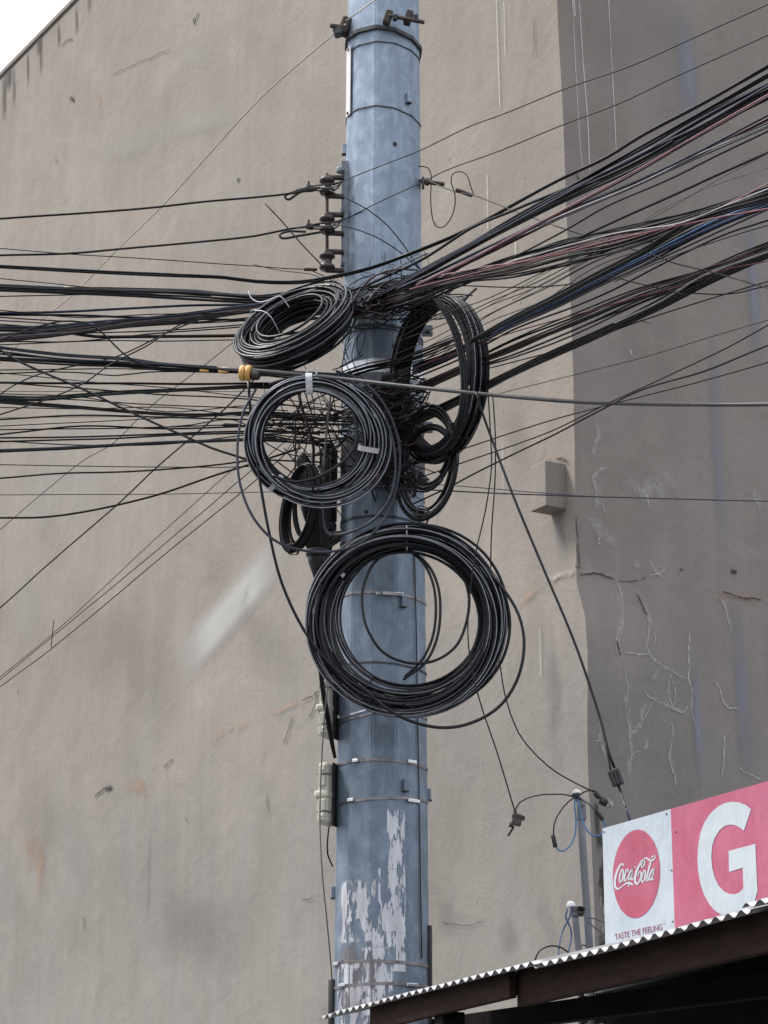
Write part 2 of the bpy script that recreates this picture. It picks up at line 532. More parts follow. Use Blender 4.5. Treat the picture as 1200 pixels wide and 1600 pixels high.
# the stub of a beam sticking out of the street wall
pa = onplane(861, 791, CORNER, SD, .11); pb = onplane(837, 805, CORNER, SD, .11); pt = onplane(858, 721, CORNER, SD, .11)
ln = (pb - pa).dot(SD); zc = (pt.z + pa.z) / 2; hh = pt.z - pa.z
cen = pa + SD * (ln / 2) + SE * .04; cen.z = zc
stub = box('beam_stub', (.15, ln, hh), basis(SE, SD, Vector((0, 0, 1)), cen), M['plaster'], building, .006)
stub.data.materials.append(M['cement'])          # darker tone paints the shade on its end and soffit
for f_ in stub.data.polygons:
    if f_.normal.dot(-SD) > .8 or f_.normal.z < -.8: f_.material_index = 1

LAY = [0.003]
def ribbon(name, pts, wall, w, mat, parent=building, step=.05, wob=.0):
    """a streak, crack or run on a wall: pts are (px, py) or (px, py, width px)"""
    LAY[0] += 0.00007
    P = [wall(p[0], p[1], LAY[0]) for p in pts]
    W = [(p[2] if len(p) > 2 else w) for p in pts]
    C = catmull(P, step)
    n = len(C)
    if wob:
        jl = SD if wall is WL else SE
        for i, p in enumerate(C):
            a_ = (3.4 if w > 3.5 else 1.9) * mpp(p) * min(1, i / 3, (n - 1 - i) / 3)
            C[i] = p + jl * (a_ * (noise.noise(p * 13) + .35 * noise.noise(p * 37))) + Vector((0, 0, a_ * (noise.noise(p * 13 + Vector((7, 3, 1))) + .5 * noise.noise(p * 37 + Vector((1, 8, 1))))))
    vs, uv = [], []
    L = SD if wall is WL else SE
    for i, p in enumerate(C):
        t = (C[min(i + 1, n - 1)] - C[max(i - 1, 0)]).normalized()
        nn = (-SE if wall is WL else -SD)
        s = t.cross(nn).normalized()
        f = i / max(1, n - 1) * (len(W) - 1)
        k = min(int(f), len(W) - 2)
        ww = (W[k] + (W[k + 1] - W[k]) * (f - k)) * mpp(p) * .5
        jit = wob * ww * 2 * noise.noise(p * 9)
        vs += [p + s * (ww + jit), p - s * (ww - jit)]
        uv += [(i / max(1, n - 1), 0), (i / max(1, n - 1), 1)]
    fs = [(2 * i, 2 * i + 2, 2 * i + 3, 2 * i + 1) for i in range(n - 1)]
    me = mesh(name, vs, fs)
    ul = me.uv_layers.new(name='UVMap')
    for lp in me.loops:
        ul.data[lp.index].uv = uv[lp.vertex_index]
    return link(name, me, M[mat], parent)

# marks on the end wall (lime runs, cracks, pale stains)
for pts, w, mt in [
    ([(913, -20), (918, 90), (924, 200), (926, 274)], 2.6, 'drip'),
    ([(904, -20), (908, 110), (914, 240), (918, 276)], 1.6, 'drip'),
    ([(906, -20), (908, 20)], 4, 'drip'),
    ([(953, -20), (957, 70), (962, 180), (965, 250)], 2.2, 'drip'),
]: ribbon('paint_run', pts, WR, w, mt)
for pts, w, mt in [
    ([(968, 905), (972, 940), (972, 975), (962, 985), (960, 1010), (970, 1040)], 13, 'limewhite'),
    ([(991, 910), (1002, 940), (1012, 970), (1014, 1020), (1030, 1035), (1052, 1050), (1076, 1062)], 8, 'limewhite'),
    ([(1076, 975), (1077, 1020), (1078, 1060), (1082, 1110), (1092, 1150), (1104, 1166)], 6, 'limethin'),
    ([(1002, 1076), (1015, 1090), (1035, 1098), (1052, 1110), (1075, 1112)], 7, 'limewhite'),
    ([(970, 1040), (978, 1075), (974, 1110), (980, 1140), (985, 1180), (980, 1220), (984, 1250)], 10, 'limewhite'),
    ([(1020, 1095), (1008, 1120), (990, 1145), (978, 1155)], 12, 'limewhite'),
    ([(1045, 1120), (1052, 1150), (1044, 1180), (1054, 1215), (1060, 1235)], 6, 'limewhite'),
    ([(1050, 1050), (1044, 1070), (1046, 1095), (1056, 1112)], 4, 'limethin'),
    ([(935, 790), (934, 745), (942, 730), (956, 733)], 7, 'limewhite'),
    ([(935, 745), (934, 775), (930, 800)], 12, 'limewhite'),
    ([(928, 800), (945, 830), (970, 855)], 22, 'limewhite'),
    ([(1010, 868), (1022, 885), (1040, 908)], 6, 'limewhite'),
    ([(974, 1022), (990, 1022), (1014, 1022)], 3, 'limethin'),
    ([(990, 875), (1000, 888)], 12, 'limewhite'),
    ([(1028, 1038), (1024, 1052), (1018, 1066)], 8, 'limewhite'),
    ([(1125, 930), (1134, 955), (1144, 990)], 7, 'limewhite'),
    ([(1116, 1062), (1128, 1085), (1140, 1105), (1160, 1106)], 5, 'limethin'),
    ([(1130, 1140), (1132, 1165), (1126, 1215)], 5, 'limethin'),
    ([(1152, 1200), (1190, 1218)], 5, 'limethin'),
    ([(1010, 1150), (1012, 1165), (1006, 1175)], 8, 'limewhite'),
    ([(935, 1120), (938, 1160), (936, 1190)], 8, 'limewhite'),
    ([(936, 655), (934, 690), (926, 720)], 9, 'limewhite'),
    ([(1155, 760), (1190, 800)], 26, 'limewhite'),
    ([(970, 760), (1010, 760), (1060, 750)], 34, 'limewhite'),
    ([(1012, 770), (1014, 796)], 6, 'limethin'),
    ([(942, 785), (948, 800)], 4, 'limethin'),
    ([(985, 545), (985, 555)], 6, 'limethin'),
    ([(938, 838), (940, 850)], 9, 'limethin'),
    ([(925, 1158), (938, 1158)], 3, 'limethin'),
    ([(940, 1250), (944, 1262)], 12, 'limethin'),
    ([(944, 1252), (956, 1258)], 14, 'limethin'),
    ([(1160, 918), (1185, 950)], 20, 'rustpatch'),
    ([(1080, 940), (1140, 930), (1200, 925)], 14, 'rustpatch'),
]: ribbon('lime_run', pts, WR, w * (1.5 if mt == 'limewhite' else .8), mt, wob=.8, step=.012)
for pts in [
    [(968, 905), (973, 940), (972, 972), (962, 985), (959, 1010), (968, 1036)], [(991, 910), (1002, 940), (1012, 970), (1014, 1020), (1030, 1035), (1052, 1050), (1076, 1062)],
    [(1002, 1076), (1015, 1090), (1035, 1098), (1052, 1110), (1075, 1112)], [(970, 1040), (979, 1075), (975, 1110), (981, 1140), (985, 1180), (980, 1220)],
    [(1045, 1120), (1053, 1150), (1044, 1180), (1054, 1215), (1061, 1236)], [(935, 790), (934, 745), (942, 730), (956, 733)], [(1125, 930), (1134, 955), (1144, 992)], [(1128, 1142), (1133, 1165), (1126, 1215)],
    [(1014, 1020), (1024, 1000), (1020, 985)], [(1076, 1062), (1064, 1058), (1052, 1050)], [(1014, 1022), (1000, 1023), (972, 1020)], [(1052, 1110), (1056, 1085), (1050, 1062)], [(978, 1155), (992, 1140), (1008, 1118), (1020, 1096)], [(1080, 1095), (1068, 1112), (1058, 1112)],
    [(1012, 900), (1030, 896), (1040, 884)], [(965, 907), (974, 930)], [(985, 1180), (1000, 1172)], [(1082, 1110), (1092, 1104)],
]: ribbon('lime_run', pts, WR, 2.4, 'limethin', wob=.8, step=.012)
for pts, w in [
    ([(909, 893), (925, 895), (945, 898), (965, 907)], 4),
    ([(965, 907), (1000, 906), (1012, 900)], 2),
    ([(996, 925), (1006, 950), (1012, 965)], 3),
    ([(960, 1000), (964, 1015), (968, 1026)], 4),
    ([(1120, 920), (1150, 930), (1195, 938)], 3),
    ([(1142, 890), (1152, 894)], 8),
    ([(1062, 890), (1068, 891)], 6),
    ([(905, 800), (908, 850), (910, 890)], 2.6),
    ([(1000, 500), (1020, 506)], 2),
    ([(905, 262), (912, 280)], 3),
]: ribbon('crack', pts, WR, w, 'crackdark', wob=.8, step=.012)
for pts, w in [
    ([(1112, 480), (1118, 640), (1126, 800), (1135, 900)], 34),
    ([(1148, 900), (1155, 1000), (1162, 1100), (1168, 1260)], 42),
    ([(1086, 1000), (1090, 1120), (1096, 1260)], 26),
    ([(1060, -20), (1075, 120), (1080, 250)], 60),
    ([(1172, 300), (1180, 480), (1190, 600)], 40),
]: ribbon('pale_stain', pts, WR, w, 'bluestain', step=.1)
for pts, w, mt in [
    ([(936, 1300), (938, 1400), (940, 1540)], 26, 'moss'),
    ([(934, 1380), (936, 1420), (936, 1500)], 18, 'mosspale'),
    ([(926, 1250), (930, 1350), (932, 1500)], 10, 'moss'),
]: ribbon('weather_stain', pts, WR, w, mt)
# marks on the street wall
ribbon('painted_reflection', [(462, 836), (266, 1060)], WL, 108, 'reflectionpaint', step=.1)  # soft patch of reflected light, painted in pale colour
for pts, w in [([(115, 250), (200, 225), (300, 195)], 66), ([(275, 80), (330, 95)], 45), ([(230, 210), (400, 170)], 60), ([(20, 900), (60, 1010)], 120), ([(0, 780), (200, 760)], 150)]:
    ribbon('faint_patch', pts, WL, w, 'faintpatch', step=.1)
for pts, w in [([(70, 950), (180, 1000), (300, 1100)], 200), ([(30, 1250), (100, 1350)], 180), ([(330, 960), (420, 1010), (480, 1060)], 130), ([(200, 1420), (420, 1480)], 170), ([(690, 1380), (700, 1480)], 70), ([(790, 600), (820, 760)], 90)]:
    ribbon('damp_patch', pts, WL, w, 'damp', step=.1)
for pts, w in [([(866, 800), (874, 850), (880, 890)], 40), ([(845, 940), (860, 1050), (870, 1240)], 60), ([(510, 1550), (500, 1640)], 60), ([(780, 1430), (800, 1490)], 60), ([(830, 1400), (880, 1480)], 50)]:  # first streak paints the beam stub's cast shadow, the rest are stains
    ribbon('grey_stain_shadow', pts, WL, w, 'dampshadow', step=.05)
for x, y0, y1, w in [(5, 118, 190, 16), (20, 104, 168, 10), (42, 85, 135, 8), (62, 66, 118, 9), (90, 44, 72, 10), (118, 18, 54, 10), (138, -10, 22, 14), (12, 112, 140, 26), (60, 62, 84, 24)]:
    ribbon('soot_run', [(x, y0 - 14), (x + 1, (y0 + y1) / 2), (x + 1, y1 + 6)], WL, w * 1.4, 'sootdrip', step=.03)
for pts, w, mt in [
    ([(318, 1160), (360, 1140), (400, 1125)], 22, 'rustpatch'),
    ([(400, 1122), (450, 1105), (500, 1090)], 14, 'rustpatch'),
    ([(150, 130), (158, 190)], 20, 'rustpatch'),
    ([(40, 1290), (70, 1400)], 60, 'rustpatch'),
    ([(190, 1220), (240, 1240)], 40, 'rustpatch'),
    ([(840, 730), (856, 716), (888, 714)], 16, 'rustpatch'),
    ([(848, 905), (880, 900), (906, 888)], 16, 'limewhite'),
    ([(800, 950), (850, 912)], 20, 'rustpatch'),
]: ribbon('mineral_stain', pts, WL, w, mt, wob=.4)
for pts, w in [
    ([(303, 40), (306, 28), (311, 18)], 5), ([(302, 36), (305, 26)], 6), ([(108, 155), (116, 155)], 8), ([(370, 278), (374, 278)], 8), ([(87, 246), (88, 253)], 3),
    ([(95, 72), (104, 64), (114, 58)], 3), ([(146, 1248), (158, 1236), (168, 1232), (176, 1230)], 4), ([(164, 1232), (174, 1231)], 8),
    ([(255, 1202), (262, 1192), (272, 1184)], 3), ([(442, 1165), (450, 1140), (457, 1115)], 3.5), ([(480, 1125), (488, 1108), (494, 1090), (490, 1082)], 4), ([(470, 1096), (488, 1086), (502, 1078)], 3),
    ([(290, 1276), (291, 1284)], 3), ([(417, 1240), (418, 1268)], 2.5), ([(230, 1440), (232, 1380), (234, 1290)], 1.6), ([(170, 120), (200, 105), (270, 75)], 1.6),
    ([(838, 730), (842, 726)], 4), ([(868, 718), (888, 720)], 6), ([(898, 886), (904, 888), (909, 885)], 5), ([(834, 25), (834, 90)], 2),
    ([(490, 1398), (484, 1405), (470, 1406)], 2), ([(131, 1430), (132, 1455)], 3), ([(684, 1440), (720, 1446), (760, 1440)], 1.5),
]: ribbon('crack', pts, WL, w, 'crackdark', wob=.8, step=.012)
for pts, w in [([(775, -10), (778, 80), (781, 172)], 2), ([(787, 0), (789, 90)], 1.6), ([(761, 270), (762, 360)], 3), ([(805, 370), (806, 420)], 2.4), ([(785, 690), (786, 770)], 1.6), ([(843, 980), (845, 1060)], 1.8)]:
    ribbon('paint_run', pts, WL, w, 'drip')

# ------------------------------------------------------------------ the pole
PB = at(596, 1500, 11.0); PT = at(599, 0, 11.0)
def pole_c(z):
    t = (z - PB.z) / (PT.z - PB.z)
    return Vector((PB.x + (PT.x - PB.x) * t, 11.0, z))
def pole_r(z): return .2385 - .0075 * z
A0 = math.radians(48)            # corner of the twelve-sided shaft, measured from the camera side
def pole_pt(deg, z, out=0.0):
    """point on the shaft surface; deg 0 faces the camera, + to the sign side; follows the flats"""
    a = math.radians(deg)
    k = ((a - A0) % (math.pi / 6)) - math.pi / 12
    r = pole_r(z) * math.cos(math.pi / 12) / math.cos(k) + out
    c = pole_c(z)
    return Vector((c.x + r * math.sin(a), c.y - r * math.cos(a), z))
def zpx(y, x=597): return at(x, y, 10.8).z
pole = empty('utility_pole', (PB.x, 11, .12), 'tall twelve-sided galvanised steel pole carrying all the cables', 'utility pole')
vs, fs = [], []
rows = [.12 + i * .35 for i in range(29)]
for z in rows:
    for k in range(12):
        vs.append(pole_pt(48 + 30 * k, z))
for j in range(len(rows) - 1):
    for k in range(12):
        k2 = (k + 1) % 12
        fs.append((j * 12 + k, j * 12 + k2, (j + 1) * 12 + k2, (j + 1) * 12 + k))
fs.append(tuple(range(len(rows) * 12 - 12, len(rows) * 12)))
shaft = link('shaft', mesh('shaft', vs, fs), M['galv'], pole)
bm = bmesh.new(); bm.from_mesh(shaft.data)
es = [e for e in bm.edges if abs((e.verts[0].co - e.verts[1].co).normalized().z) > .9]
bmesh.ops.bevel(bm, geom=es, offset=.006, segments=2, affect='EDGES')
bm.to_mesh(shaft.data); bm.free()
def band(name, y, h, mat, tl=0, tr=0, th=.004, arc=None, front=0):
    """strap round the shaft; y is where its front shows, tl/tr lift its two flanks (px)"""
    z0 = zpx(y)
    m = .0029
    vs, fs = [], []
    degs = [48 + 30 * k for k in range(12)]
    extra = []
    for d in degs: extra += [d - 3.5, d, d + 3.5]
    if arc: extra = [arc[0] + (arc[1] - arc[0]) * i / 8 for i in range(9)]
    for d in extra:
        s = math.sin(math.radians(d))
        dz = (tr if s > 0 else tl) * abs(s) * m + .002 * noise.noise(Vector((d * .02, y * .1, 0)))
        for (o, zz) in ((.0006, -h / 2), (th, -h / 2), (th, h / 2), (.0006, h / 2)):
            vs.append(pole_pt(d, z0 + zz + dz, o))
    n = len(extra)
    for i in range(n if not arc else n - 1):
        j = (i + 1) % n
        for k in range(4):
            k2 = (k + 1) % 4
            fs.append((i * 4 + k, j * 4 + k, j * 4 + k2, i * 4 + k2))
    BANDS[y] = link(name, mesh(name, vs, fs), mat, pole)
    return BANDS[y]
BANDS = {}
def buckle(y, deg, w=.05, h=.022, mat='steel', lift=0):
    z = zpx(y) + lift
    p = pole_pt(deg, z, .007)
    a = math.radians(deg)
    box('buckle', (w, .012, h), basis(Vector((math.cos(a), math.sin(a), 0)), Vector((math.sin(a), -math.cos(a), 0)), Vector((0, 0, 1)), p), M[mat], BANDS[min(BANDS, key=lambda b_: abs(b_ - y))], .003)
M['bandrust'] = simple('bandrust', (.22, .20, .205), .42, .7, .5, 22)
for y, h, mt, tl, tr in [(62, .006, 'darkmetal', 0, -8), (163, .006, 'darkmetal', 2, -12), (1187, .012, 'bandrust', 0, -6), (1248, .012, 'bandrust', -2, 4), (1502, .014, 'bandrust', 2, -3),
                         (1537, .014, 'bandrust', -3, 0), (926, .012, 'bandrust', 6, -4), (1035, .008, 'darkmetal', 3, -6), (1104, .008, 'steel', -14, 0), (1112, .009, 'bandrust', -12, 0),
                         (505, .010, 'darkmetal', 3, -10), (511, .006, 'darkmetal', 3, -10), (760, .012, 'galvbar', 0, -8), (806, .009, 'darkmetal', 3, -4), (838, .012, 'darkmetal', 0, -4)]:
    band('strap', y, h, M[mt], tl, tr)
band('reflective_band', 572, .085, M['steel'], 0, -8, .005)
band('grey_band', 596, .10, M['galvbar'], 0, -6, .006)
band('grey_band', 640, .09, M['darkmetal'], 0, -6, .006)
band('grey_band', 700, .16, M['darkmetal'], 0, -6, .005)
for y, d, w in [(1187, -34, .03), (1188, 40, .05), (1248, -40, .035), (1249, 42, .07), (1502, -66, .05), (1537, -52, .05), (1538, 38, .06), (928, 14, .10), (928, -5, .02), (1112, -70, .03)]:
    buckle(y, d, w, .016)
# top clamp collar with its through bolts
band('clamp_collar', 40, .02, M['darkmetal'], 0, -14, .014)
zc0 = zpx(36)
cl = pole_pt(-80, zc0 - .04, .015)
box('clamp_jaw', (.05, .07, .09), Matrix.Translation(at(539, 42, 10.95)) @ Matrix.Rotation(.35, 4, 'Y'), M['rust'], pole, .01)
box('clamp_jaw', (.045, .05, .05), Matrix.Translation(at(528, 50, 10.93)) @ Matrix.Rotation(-.3, 4, 'Y'), M['darkmetal'], pole, .01)
rod('clamp_bolt', at(516, 40, 10.9), at(546, 44, 10.95), .012, M['rust'], pole)
rod('clamp_bolt', at(606, 24, 10.74), at(663, 35, 10.72), .010, M['rust'], pole)
for x, y in ((606, 28), (638, 28)):
    box('clamp_lug', (.035, .05, .07), Matrix.Translation(at(x, y, 10.76)) @ Matrix.Rotation(.3, 4, 'Y'), M['rust'], pole, .006)
    lathe('nut', [(.018, 0), (.020, .004), (.020, .018), (.016, .022)], zalign(Vector((1, -.1, -.1)), at(x + 8, y - 1, 10.735)), M['darkmetal'], pole, 6, False)
# white tag strip on the edge of the shaft
zt, zb = at(544, 70, 10.9).z, at(542, 178, 10.9).z
zz = (zt + zb) / 2
p = pole_pt(-66, zz, .006)
aa = math.radians(-66)
box('tag_strip', (.05, .005, zt - zb), basis(Vector((math.cos(aa), math.sin(aa), 0)), Vector((math.sin(aa), -math.cos(aa), 0)), Vector((.006, 0, 1)), p), M['tagwhite'], pole, .002)
for f_ in (-.46, .46):
    lathe('rivet', [(.008, 0), (.008, .003), (.004, .006)], zalign(Vector((math.sin(aa), -math.cos(aa), 0)), pole_pt(-66, zz + f_ * (zt - zb), .008)), M['darkmetal'], pole, 8)
# step lugs and the weep hole
def lug(deg, y, h=.055):
    z = zpx(y)
    a = math.radians(deg)
    p = pole_pt(deg, z, .009)
    Mx = basis(Vector((math.cos(a), math.sin(a), 0)), Vector((math.sin(a), -math.cos(a), 0)), Vector((0, 0, 1)), p)
    lg = box('step_lug', (.022, .020, h), Mx, M['galv'], pole, .004)
    box('lug_mouth', (.026, .022, .006), Mx @ Matrix.Translation((0, .002, -h / 2)), M['darkmetal'], lg, .001)
for d, y in ((41, 145), (28, 938), (30, 1226), (-90, 1385), (-88, 207), (88, 1230)): lug(d, y)
lathe('weep_hole', [(.011, -.003), (.011, .001), (.009, .0015)], zalign(Vector((.3, -1, 0)), pole_pt(18, zpx(222), .001)), M['rubber'], pole, 12)
lathe('weep_hole', [(.013, -.003), (.013, .001), (.010, .0015)], zalign(Vector((.2, -1, 0)), pole_pt(17, zpx(540), .001)), M['rubber'], pole, 12)
lathe('weep_hole', [(.010, -.003), (.010, .001), (.008, .0015)], zalign(Vector((-.3, -1, 0)), pole_pt(-22, zpx(798), .001)), M['rubber'], pole, 12)
# earth wire down the right-hand edge and cut ends of pipe at the foot
tube('earth_wire', [pole_pt(46 + (y - 860) * .014, zpx(y), .006) for y in range(855, 1520, 40)], .0032, M['rubber'], pole)
rod('pipe_guard', at(519, 1640, 10.95), at(519, 1530, 10.95), .018, M['rubber'], pole)
rod('pipe_guard', at(672, 1640, 10.95), at(671.5, 1446, 10.95), .011, M['rubber'], pole)
# remains of pasted paper
def paper(d0, d1, y0, y1, mt, off):
    vs, fs, uv = [], [], []
    z0, z1 = zpx(y0), zpx(y1)
    nu, nv = 10, 8
    for j in range(nv + 1):
        for i in range(nu + 1):
            vs.append(pole_pt(d0 + (d1 - d0) * i / nu, z0 + (z1 - z0) * j / nv, off))
            uv.append((i / nu, j / nv))
    for j in range(nv):
        for i in range(nu):
            q = j * (nu + 1) + i
            fs.append((q, q + nu + 1, q + nu + 2, q + 1))
    me = mesh('paper_remnant', vs, fs)
    ul = me.uv_layers.new(name='UVMap')
    for lp in me.loops: ul.data[lp.index].uv = uv[lp.vertex_index]
    link('paper_remnant', me, M[mt], pole)
paper(6, 30, 1262, 1368, 'peelwhite', .0022)
paper(-5, 31, 1355, 1460, 'peelwhite', .0024)
paper(-60, -5, 1372, 1474, 'peel', .0026)
paper(-12, 31, 1448, 1520, 'peelwhite', .0022)
paper(-62, 10, 1470, 1590, 'peelgrime', .0030)
paper(-24, 14, 1478, 1590, 'peelwhite', .0034)
paper(-66, -10, 1500, 1620, 'peel', .0036)

# ------------------------------------------------------------------ insulator rack on the pole
rack = empty('insulator_rack', at(542, 345, 10.98), 'steel rack of three dark spool insulators bolted upright to the pole', 'insulator rack')
zt, zb = at(542, 258, 10.98).z, at(542, 436, 10.98).z
pm = at(542, 347, 10.93)
bm = bmesh.new()
bm_box(bm, (.042, .012, zt - zb), Matrix.Translation((pm.x, pm.y, (zt + zb) / 2)), .002)
bm_box(bm, (.006, .05, zt - zb), Matrix.Translation((pm.x - .024, pm.y + .02, (zt + zb) / 2)), .001)
bm_box(bm, (.006, .05, zt - zb), Matrix.Translation((pm.x + .024, pm.y + .02, (zt + zb) / 2)), .001)
link('channel_bar', from_bm('channel_bar', bm), M['galvbar'], rack)
YI = 10.9
rod('spindle', at(511, 424, YI), at(511, 271, YI), .008, M['rust'], rack)
for y in (277, 306, 335, 364, 393, 422):
    rod('bracket_arm', at(508, y, YI), at(537, y + 1, YI + .02), .013, M['rust'], rack)
SPOOL = [(.022, -.042), (.034, -.040), (.038, -.034), (.038, -.022), (.030, -.016), (.023, -.008), (.023, .008), (.030, .016), (.038, .022), (.038, .034), (.034, .040), (.022, .042)]
for y in (291, 351, 409):
    lathe('spool_insulator', SPOOL, Matrix.Translation(at(511, y, YI)), M['porcelain'], rack, 18)
lathe('bolt_head', [(.02, 0), (.022, .006), (.022, .018), (.012, .026)], zalign(Vector((-.4, -1, 0)), at(533, 267, 10.92)), M['galvbar'], rack, 6, False)
lathe('bolt_head', [(.012, 0), (.016, .006), (.016, .016)], zalign(Vector((-1, -.3, 0)), at(537, 330, 10.92)), M['galvbar'], rack, 6, False)
lathe('bolt_head', [(.012, 0), (.016, .006), (.016, .016)], zalign(Vector((-1, -.3, 0)), at(537, 412, 10.92)), M['galvbar'], rack, 6, False)
for y in (291, 351):
    for k, (dy, e) in enumerate(((-2, 0), (3, 1), (7, 2))):
        P = [at(462 + 6 * e, y + 6 - e, YI - .03), at(486, y + 2 + dy * .6, YI - .05), at(500, y + dy, YI - .055), at(512, y + dy, YI - .06), at(526, y + dy - 3, YI - .03), at(534, y - 8, YI)]
        tube('tie_wire', catmull(P, .01), .004, M[('dusty', 'grey', 'black')[k]], rack)
    box('line_clamp', (.035, .04, .022), Matrix.Translation(at(484, y + 3, YI - .04)) @ Matrix.Rotation(.2, 4, 'Y'), M['darkmetal'], rack, .005)
    rod('clamp_bolt', at(483, y + 6, YI - .06), at(482, y - 8, YI - .06), .006, M['rust'], rack)
tube('tie_loop', catmull([at(478, 362, YI - .05), at(448, 362, YI - .05), at(437, 367, YI - .05), at(440, 372, YI - .05), at(470, 368, YI - .05), at(500, 363, YI - .05)], .01), .006, M['dusty'], rack)
tube('tie_loop', catmull([at(495, 294, YI - .05), at(465, 298, YI - .05), at(445, 307, YI - .05), at(450, 312, YI - .05), at(470, 300, YI - .05), at(490, 298, YI - .05)], .01), .006, M['dusty'], rack)

# crossbolt on the other flank of the pole
eb = empty('eye_bolt', at(672, 285, 10.95), 'rusty eye bolt sticking out of the pole opposite the insulators', 'bolt')
rod('bolt_shank', at(655, 283, 10.95), at(694, 288, 10.92), .011, M['rust'], eb)
box('square_washer', (.012, .05, .05), Matrix.Translation(at(661, 286, 10.95)), M['darkmetal'], eb, .003)
lathe('nut', [(.016, 0), (.019, .004), (.019, .018), (.014, .022)], zalign(Vector((1, -.1, -.1)), at(664, 284, 10.94)), M['rust'], eb, 6, False)
# two bolts lower down on the same flank
for y, lab in ((517, 'dark bracket lug on the pole seen through the tall narrow coil'), (668, 'grey square clamp bolted to the pole inside the smaller hanging coil')):
    g = empty('pole_bracket', at(665, y, 10.9), lab, 'bracket')
    box('plate', (.05, .05, .045), Matrix.Translation(at(668, y, 10.9)), M['galvbar'], g, .005)
    rod('bolt', at(668, y, 10.88), at(668, y + 1, 10.82), .012, M['darkmetal'], g)

# ------------------------------------------------------------------ cables
PL = {'L': ((0, 10.86), (-1, -.03)), 'R': ((0, 10.52), (.515, -.857)), 'R2': ((0, 10.92), (.515, -.857)), 'G': ((0, 10.9), (-.515, .857)), 'X': ((0, 10.3), (1, 0)), 'D': ((0, 10.75), (.95, .3))}
def pts3(pts, plane, dy=0.0):
    P = []
    for p in pts:
        if len(p) > 2 and p[2] is not None: P.append(at(p[0], p[1], p[2] + dy))
        else:
            p0, d = PL[plane]
            P.append(onplane(p[0], p[1], (p0[0], p0[1] + dy), d))
    return P
def extend(P, pts):
    if pts[0][0] <= 3: P = [P[0] + (P[0] - P[1]).normalized() * 3.0] + P
    if pts[-1][0] <= 3: P = P + [P[-1] + (P[-1] - P[-2]).normalized() * 3.0]
    if pts[-1][0] >= 1197: P = P + [P[-1] + (P[-1] - P[-2]).normalized() * 2.5]
    return P
NC = [0]
def cable(label, mt, w, plane, pts, group=None, dy=None, cat='cable', parent=None, name='cable', sides=6, wob=.25):
    NC[0] += 1
    rnd = random.Random(NC[0] * 31)
    dy = rnd.uniform(-.05, .05) if dy is None else dy
    P = extend(pts3(pts, plane, dy), pts)
    C = catmull(P, .06)
    mid = P[len(P) // 2]
    m = mpp(mid)
    s = NC[0] * 3.7
    C2 = []
    for i, p in enumerate(C):
        e = min(1, i / 4, (len(C) - 1 - i) / 4)
        C2.append(p + Vector((0, .004 * noise.noise(Vector((i * .21, s, 0))), wob * 2.2 * m * e * noise.noise(Vector((i * .16, s, 5))))))
    o = tube(name, C2, w * m / 2, M[mt], parent, sides)
    if parent is None: tag(o, label, cat, group)
    return o
BL = ' over the beige wall beside the insulators'
BW = 'beige wall'
# --- cables running away over the beige street wall
cable('upper thick black power line tied to the topmost spool insulator', 'black', 3.6, 'L', [(0, 342), (130, 333), (250, 323), (320, 315), (400, 308), (455, 302), (500, 293)])
cable('lower thick black power line tied to the middle spool insulator', 'black', 3.6, 'L', [(0, 399), (100, 396), (200, 388), (300, 379), (400, 368), (455, 357), (500, 352)])
cable('thin dark wire crossing just below the lower insulator power line', 'brownblack', 1.6, 'L', [(0, 388), (80, 395), (240, 405), (400, 416), (450, 420), (485, 422), (520, 440)])
cable('faint thin wire ending at the small dark connector under the insulators', 'brownblack', 1.2, 'L', [(395, 413), (440, 423), (485, 428), (500, 434)])
for k, lab in enumerate(('upper of two close black cables passing below the insulators and up past the pole', 'lower of two close black cables passing below the insulators and up past the pole')):
    o = 3 * k
    cable(lab, 'black', 3.6, 'X', [(0, 415 + o, 10.8), (150, 423 + o, 10.75), (280, 429 + o, 10.7), (350, 432 + o, 10.65), (400, 438 + o, 10.6), (470, 439 + o, 10.6), (530, 429 + o, 10.55), (580, 417 + o, 10.52), (620, 403 + o, 10.5), (700, 371 + o, 10.25), (760, 342 + o, 10.05), (820, 309 + o * .6, 9.85), (880, 277 + o * .6, 9.65), (950, 244 + o * .5, 9.45), (1000, 213 + o * .5, 9.3), (1100, 160 + o * .6, 9.0), (1200, 102 + o, 8.7)], dy=.02 * k)
cable('short thin dark wire joining the thick bundle from above near the photo edge', 'brownblack', 1.6, 'L', [(0, 435), (80, 443), (135, 449), (200, 456)])
cable('thin dark wire rising into the underside of the thick bundle below the insulators', 'brownblack', 2, 'L', [(0, 463), (130, 460), (250, 458), (330, 462)])
cable('dark blue cable just under the thick bundle, upper of a V with a black one', 'navy', 4, 'L', [(0, 489), (100, 487), (200, 482), (300, 477), (400, 475), (470, 470), (545, 462)])
cable('black cable just under the thick bundle, lower of a V with a dark blue one', 'black', 4, 'L', [(0, 492), (100, 492), (200, 496), (300, 498), (400, 501)])
cable('short thin wire below the V of dark blue and black cables', 'brownblack', 2, 'L', [(0, 501), (70, 505), (130, 510)])
cable('thick black cable passing behind the topmost coil at its middle height', 'brownblack', 5.5, 'L', [(0, 516), (90, 518), (150, 526), (220, 526), (390, 524), (470, 520)])
cable('thin wire close under the thick black cable behind the topmost coil', 'brownblack', 2, 'L', [(0, 539), (110, 534), (180, 532), (250, 533), (380, 531)])
cable('slack black cable humping over the pale cable bundle then falling to the yellow-ringed bundle', 'black', 3, 'L', [(0, 531), (50, 513), (80, 505), (100, 502), (125, 503), (150, 512), (170, 530), (190, 550), (212, 565), (240, 575)], dy=-.2)
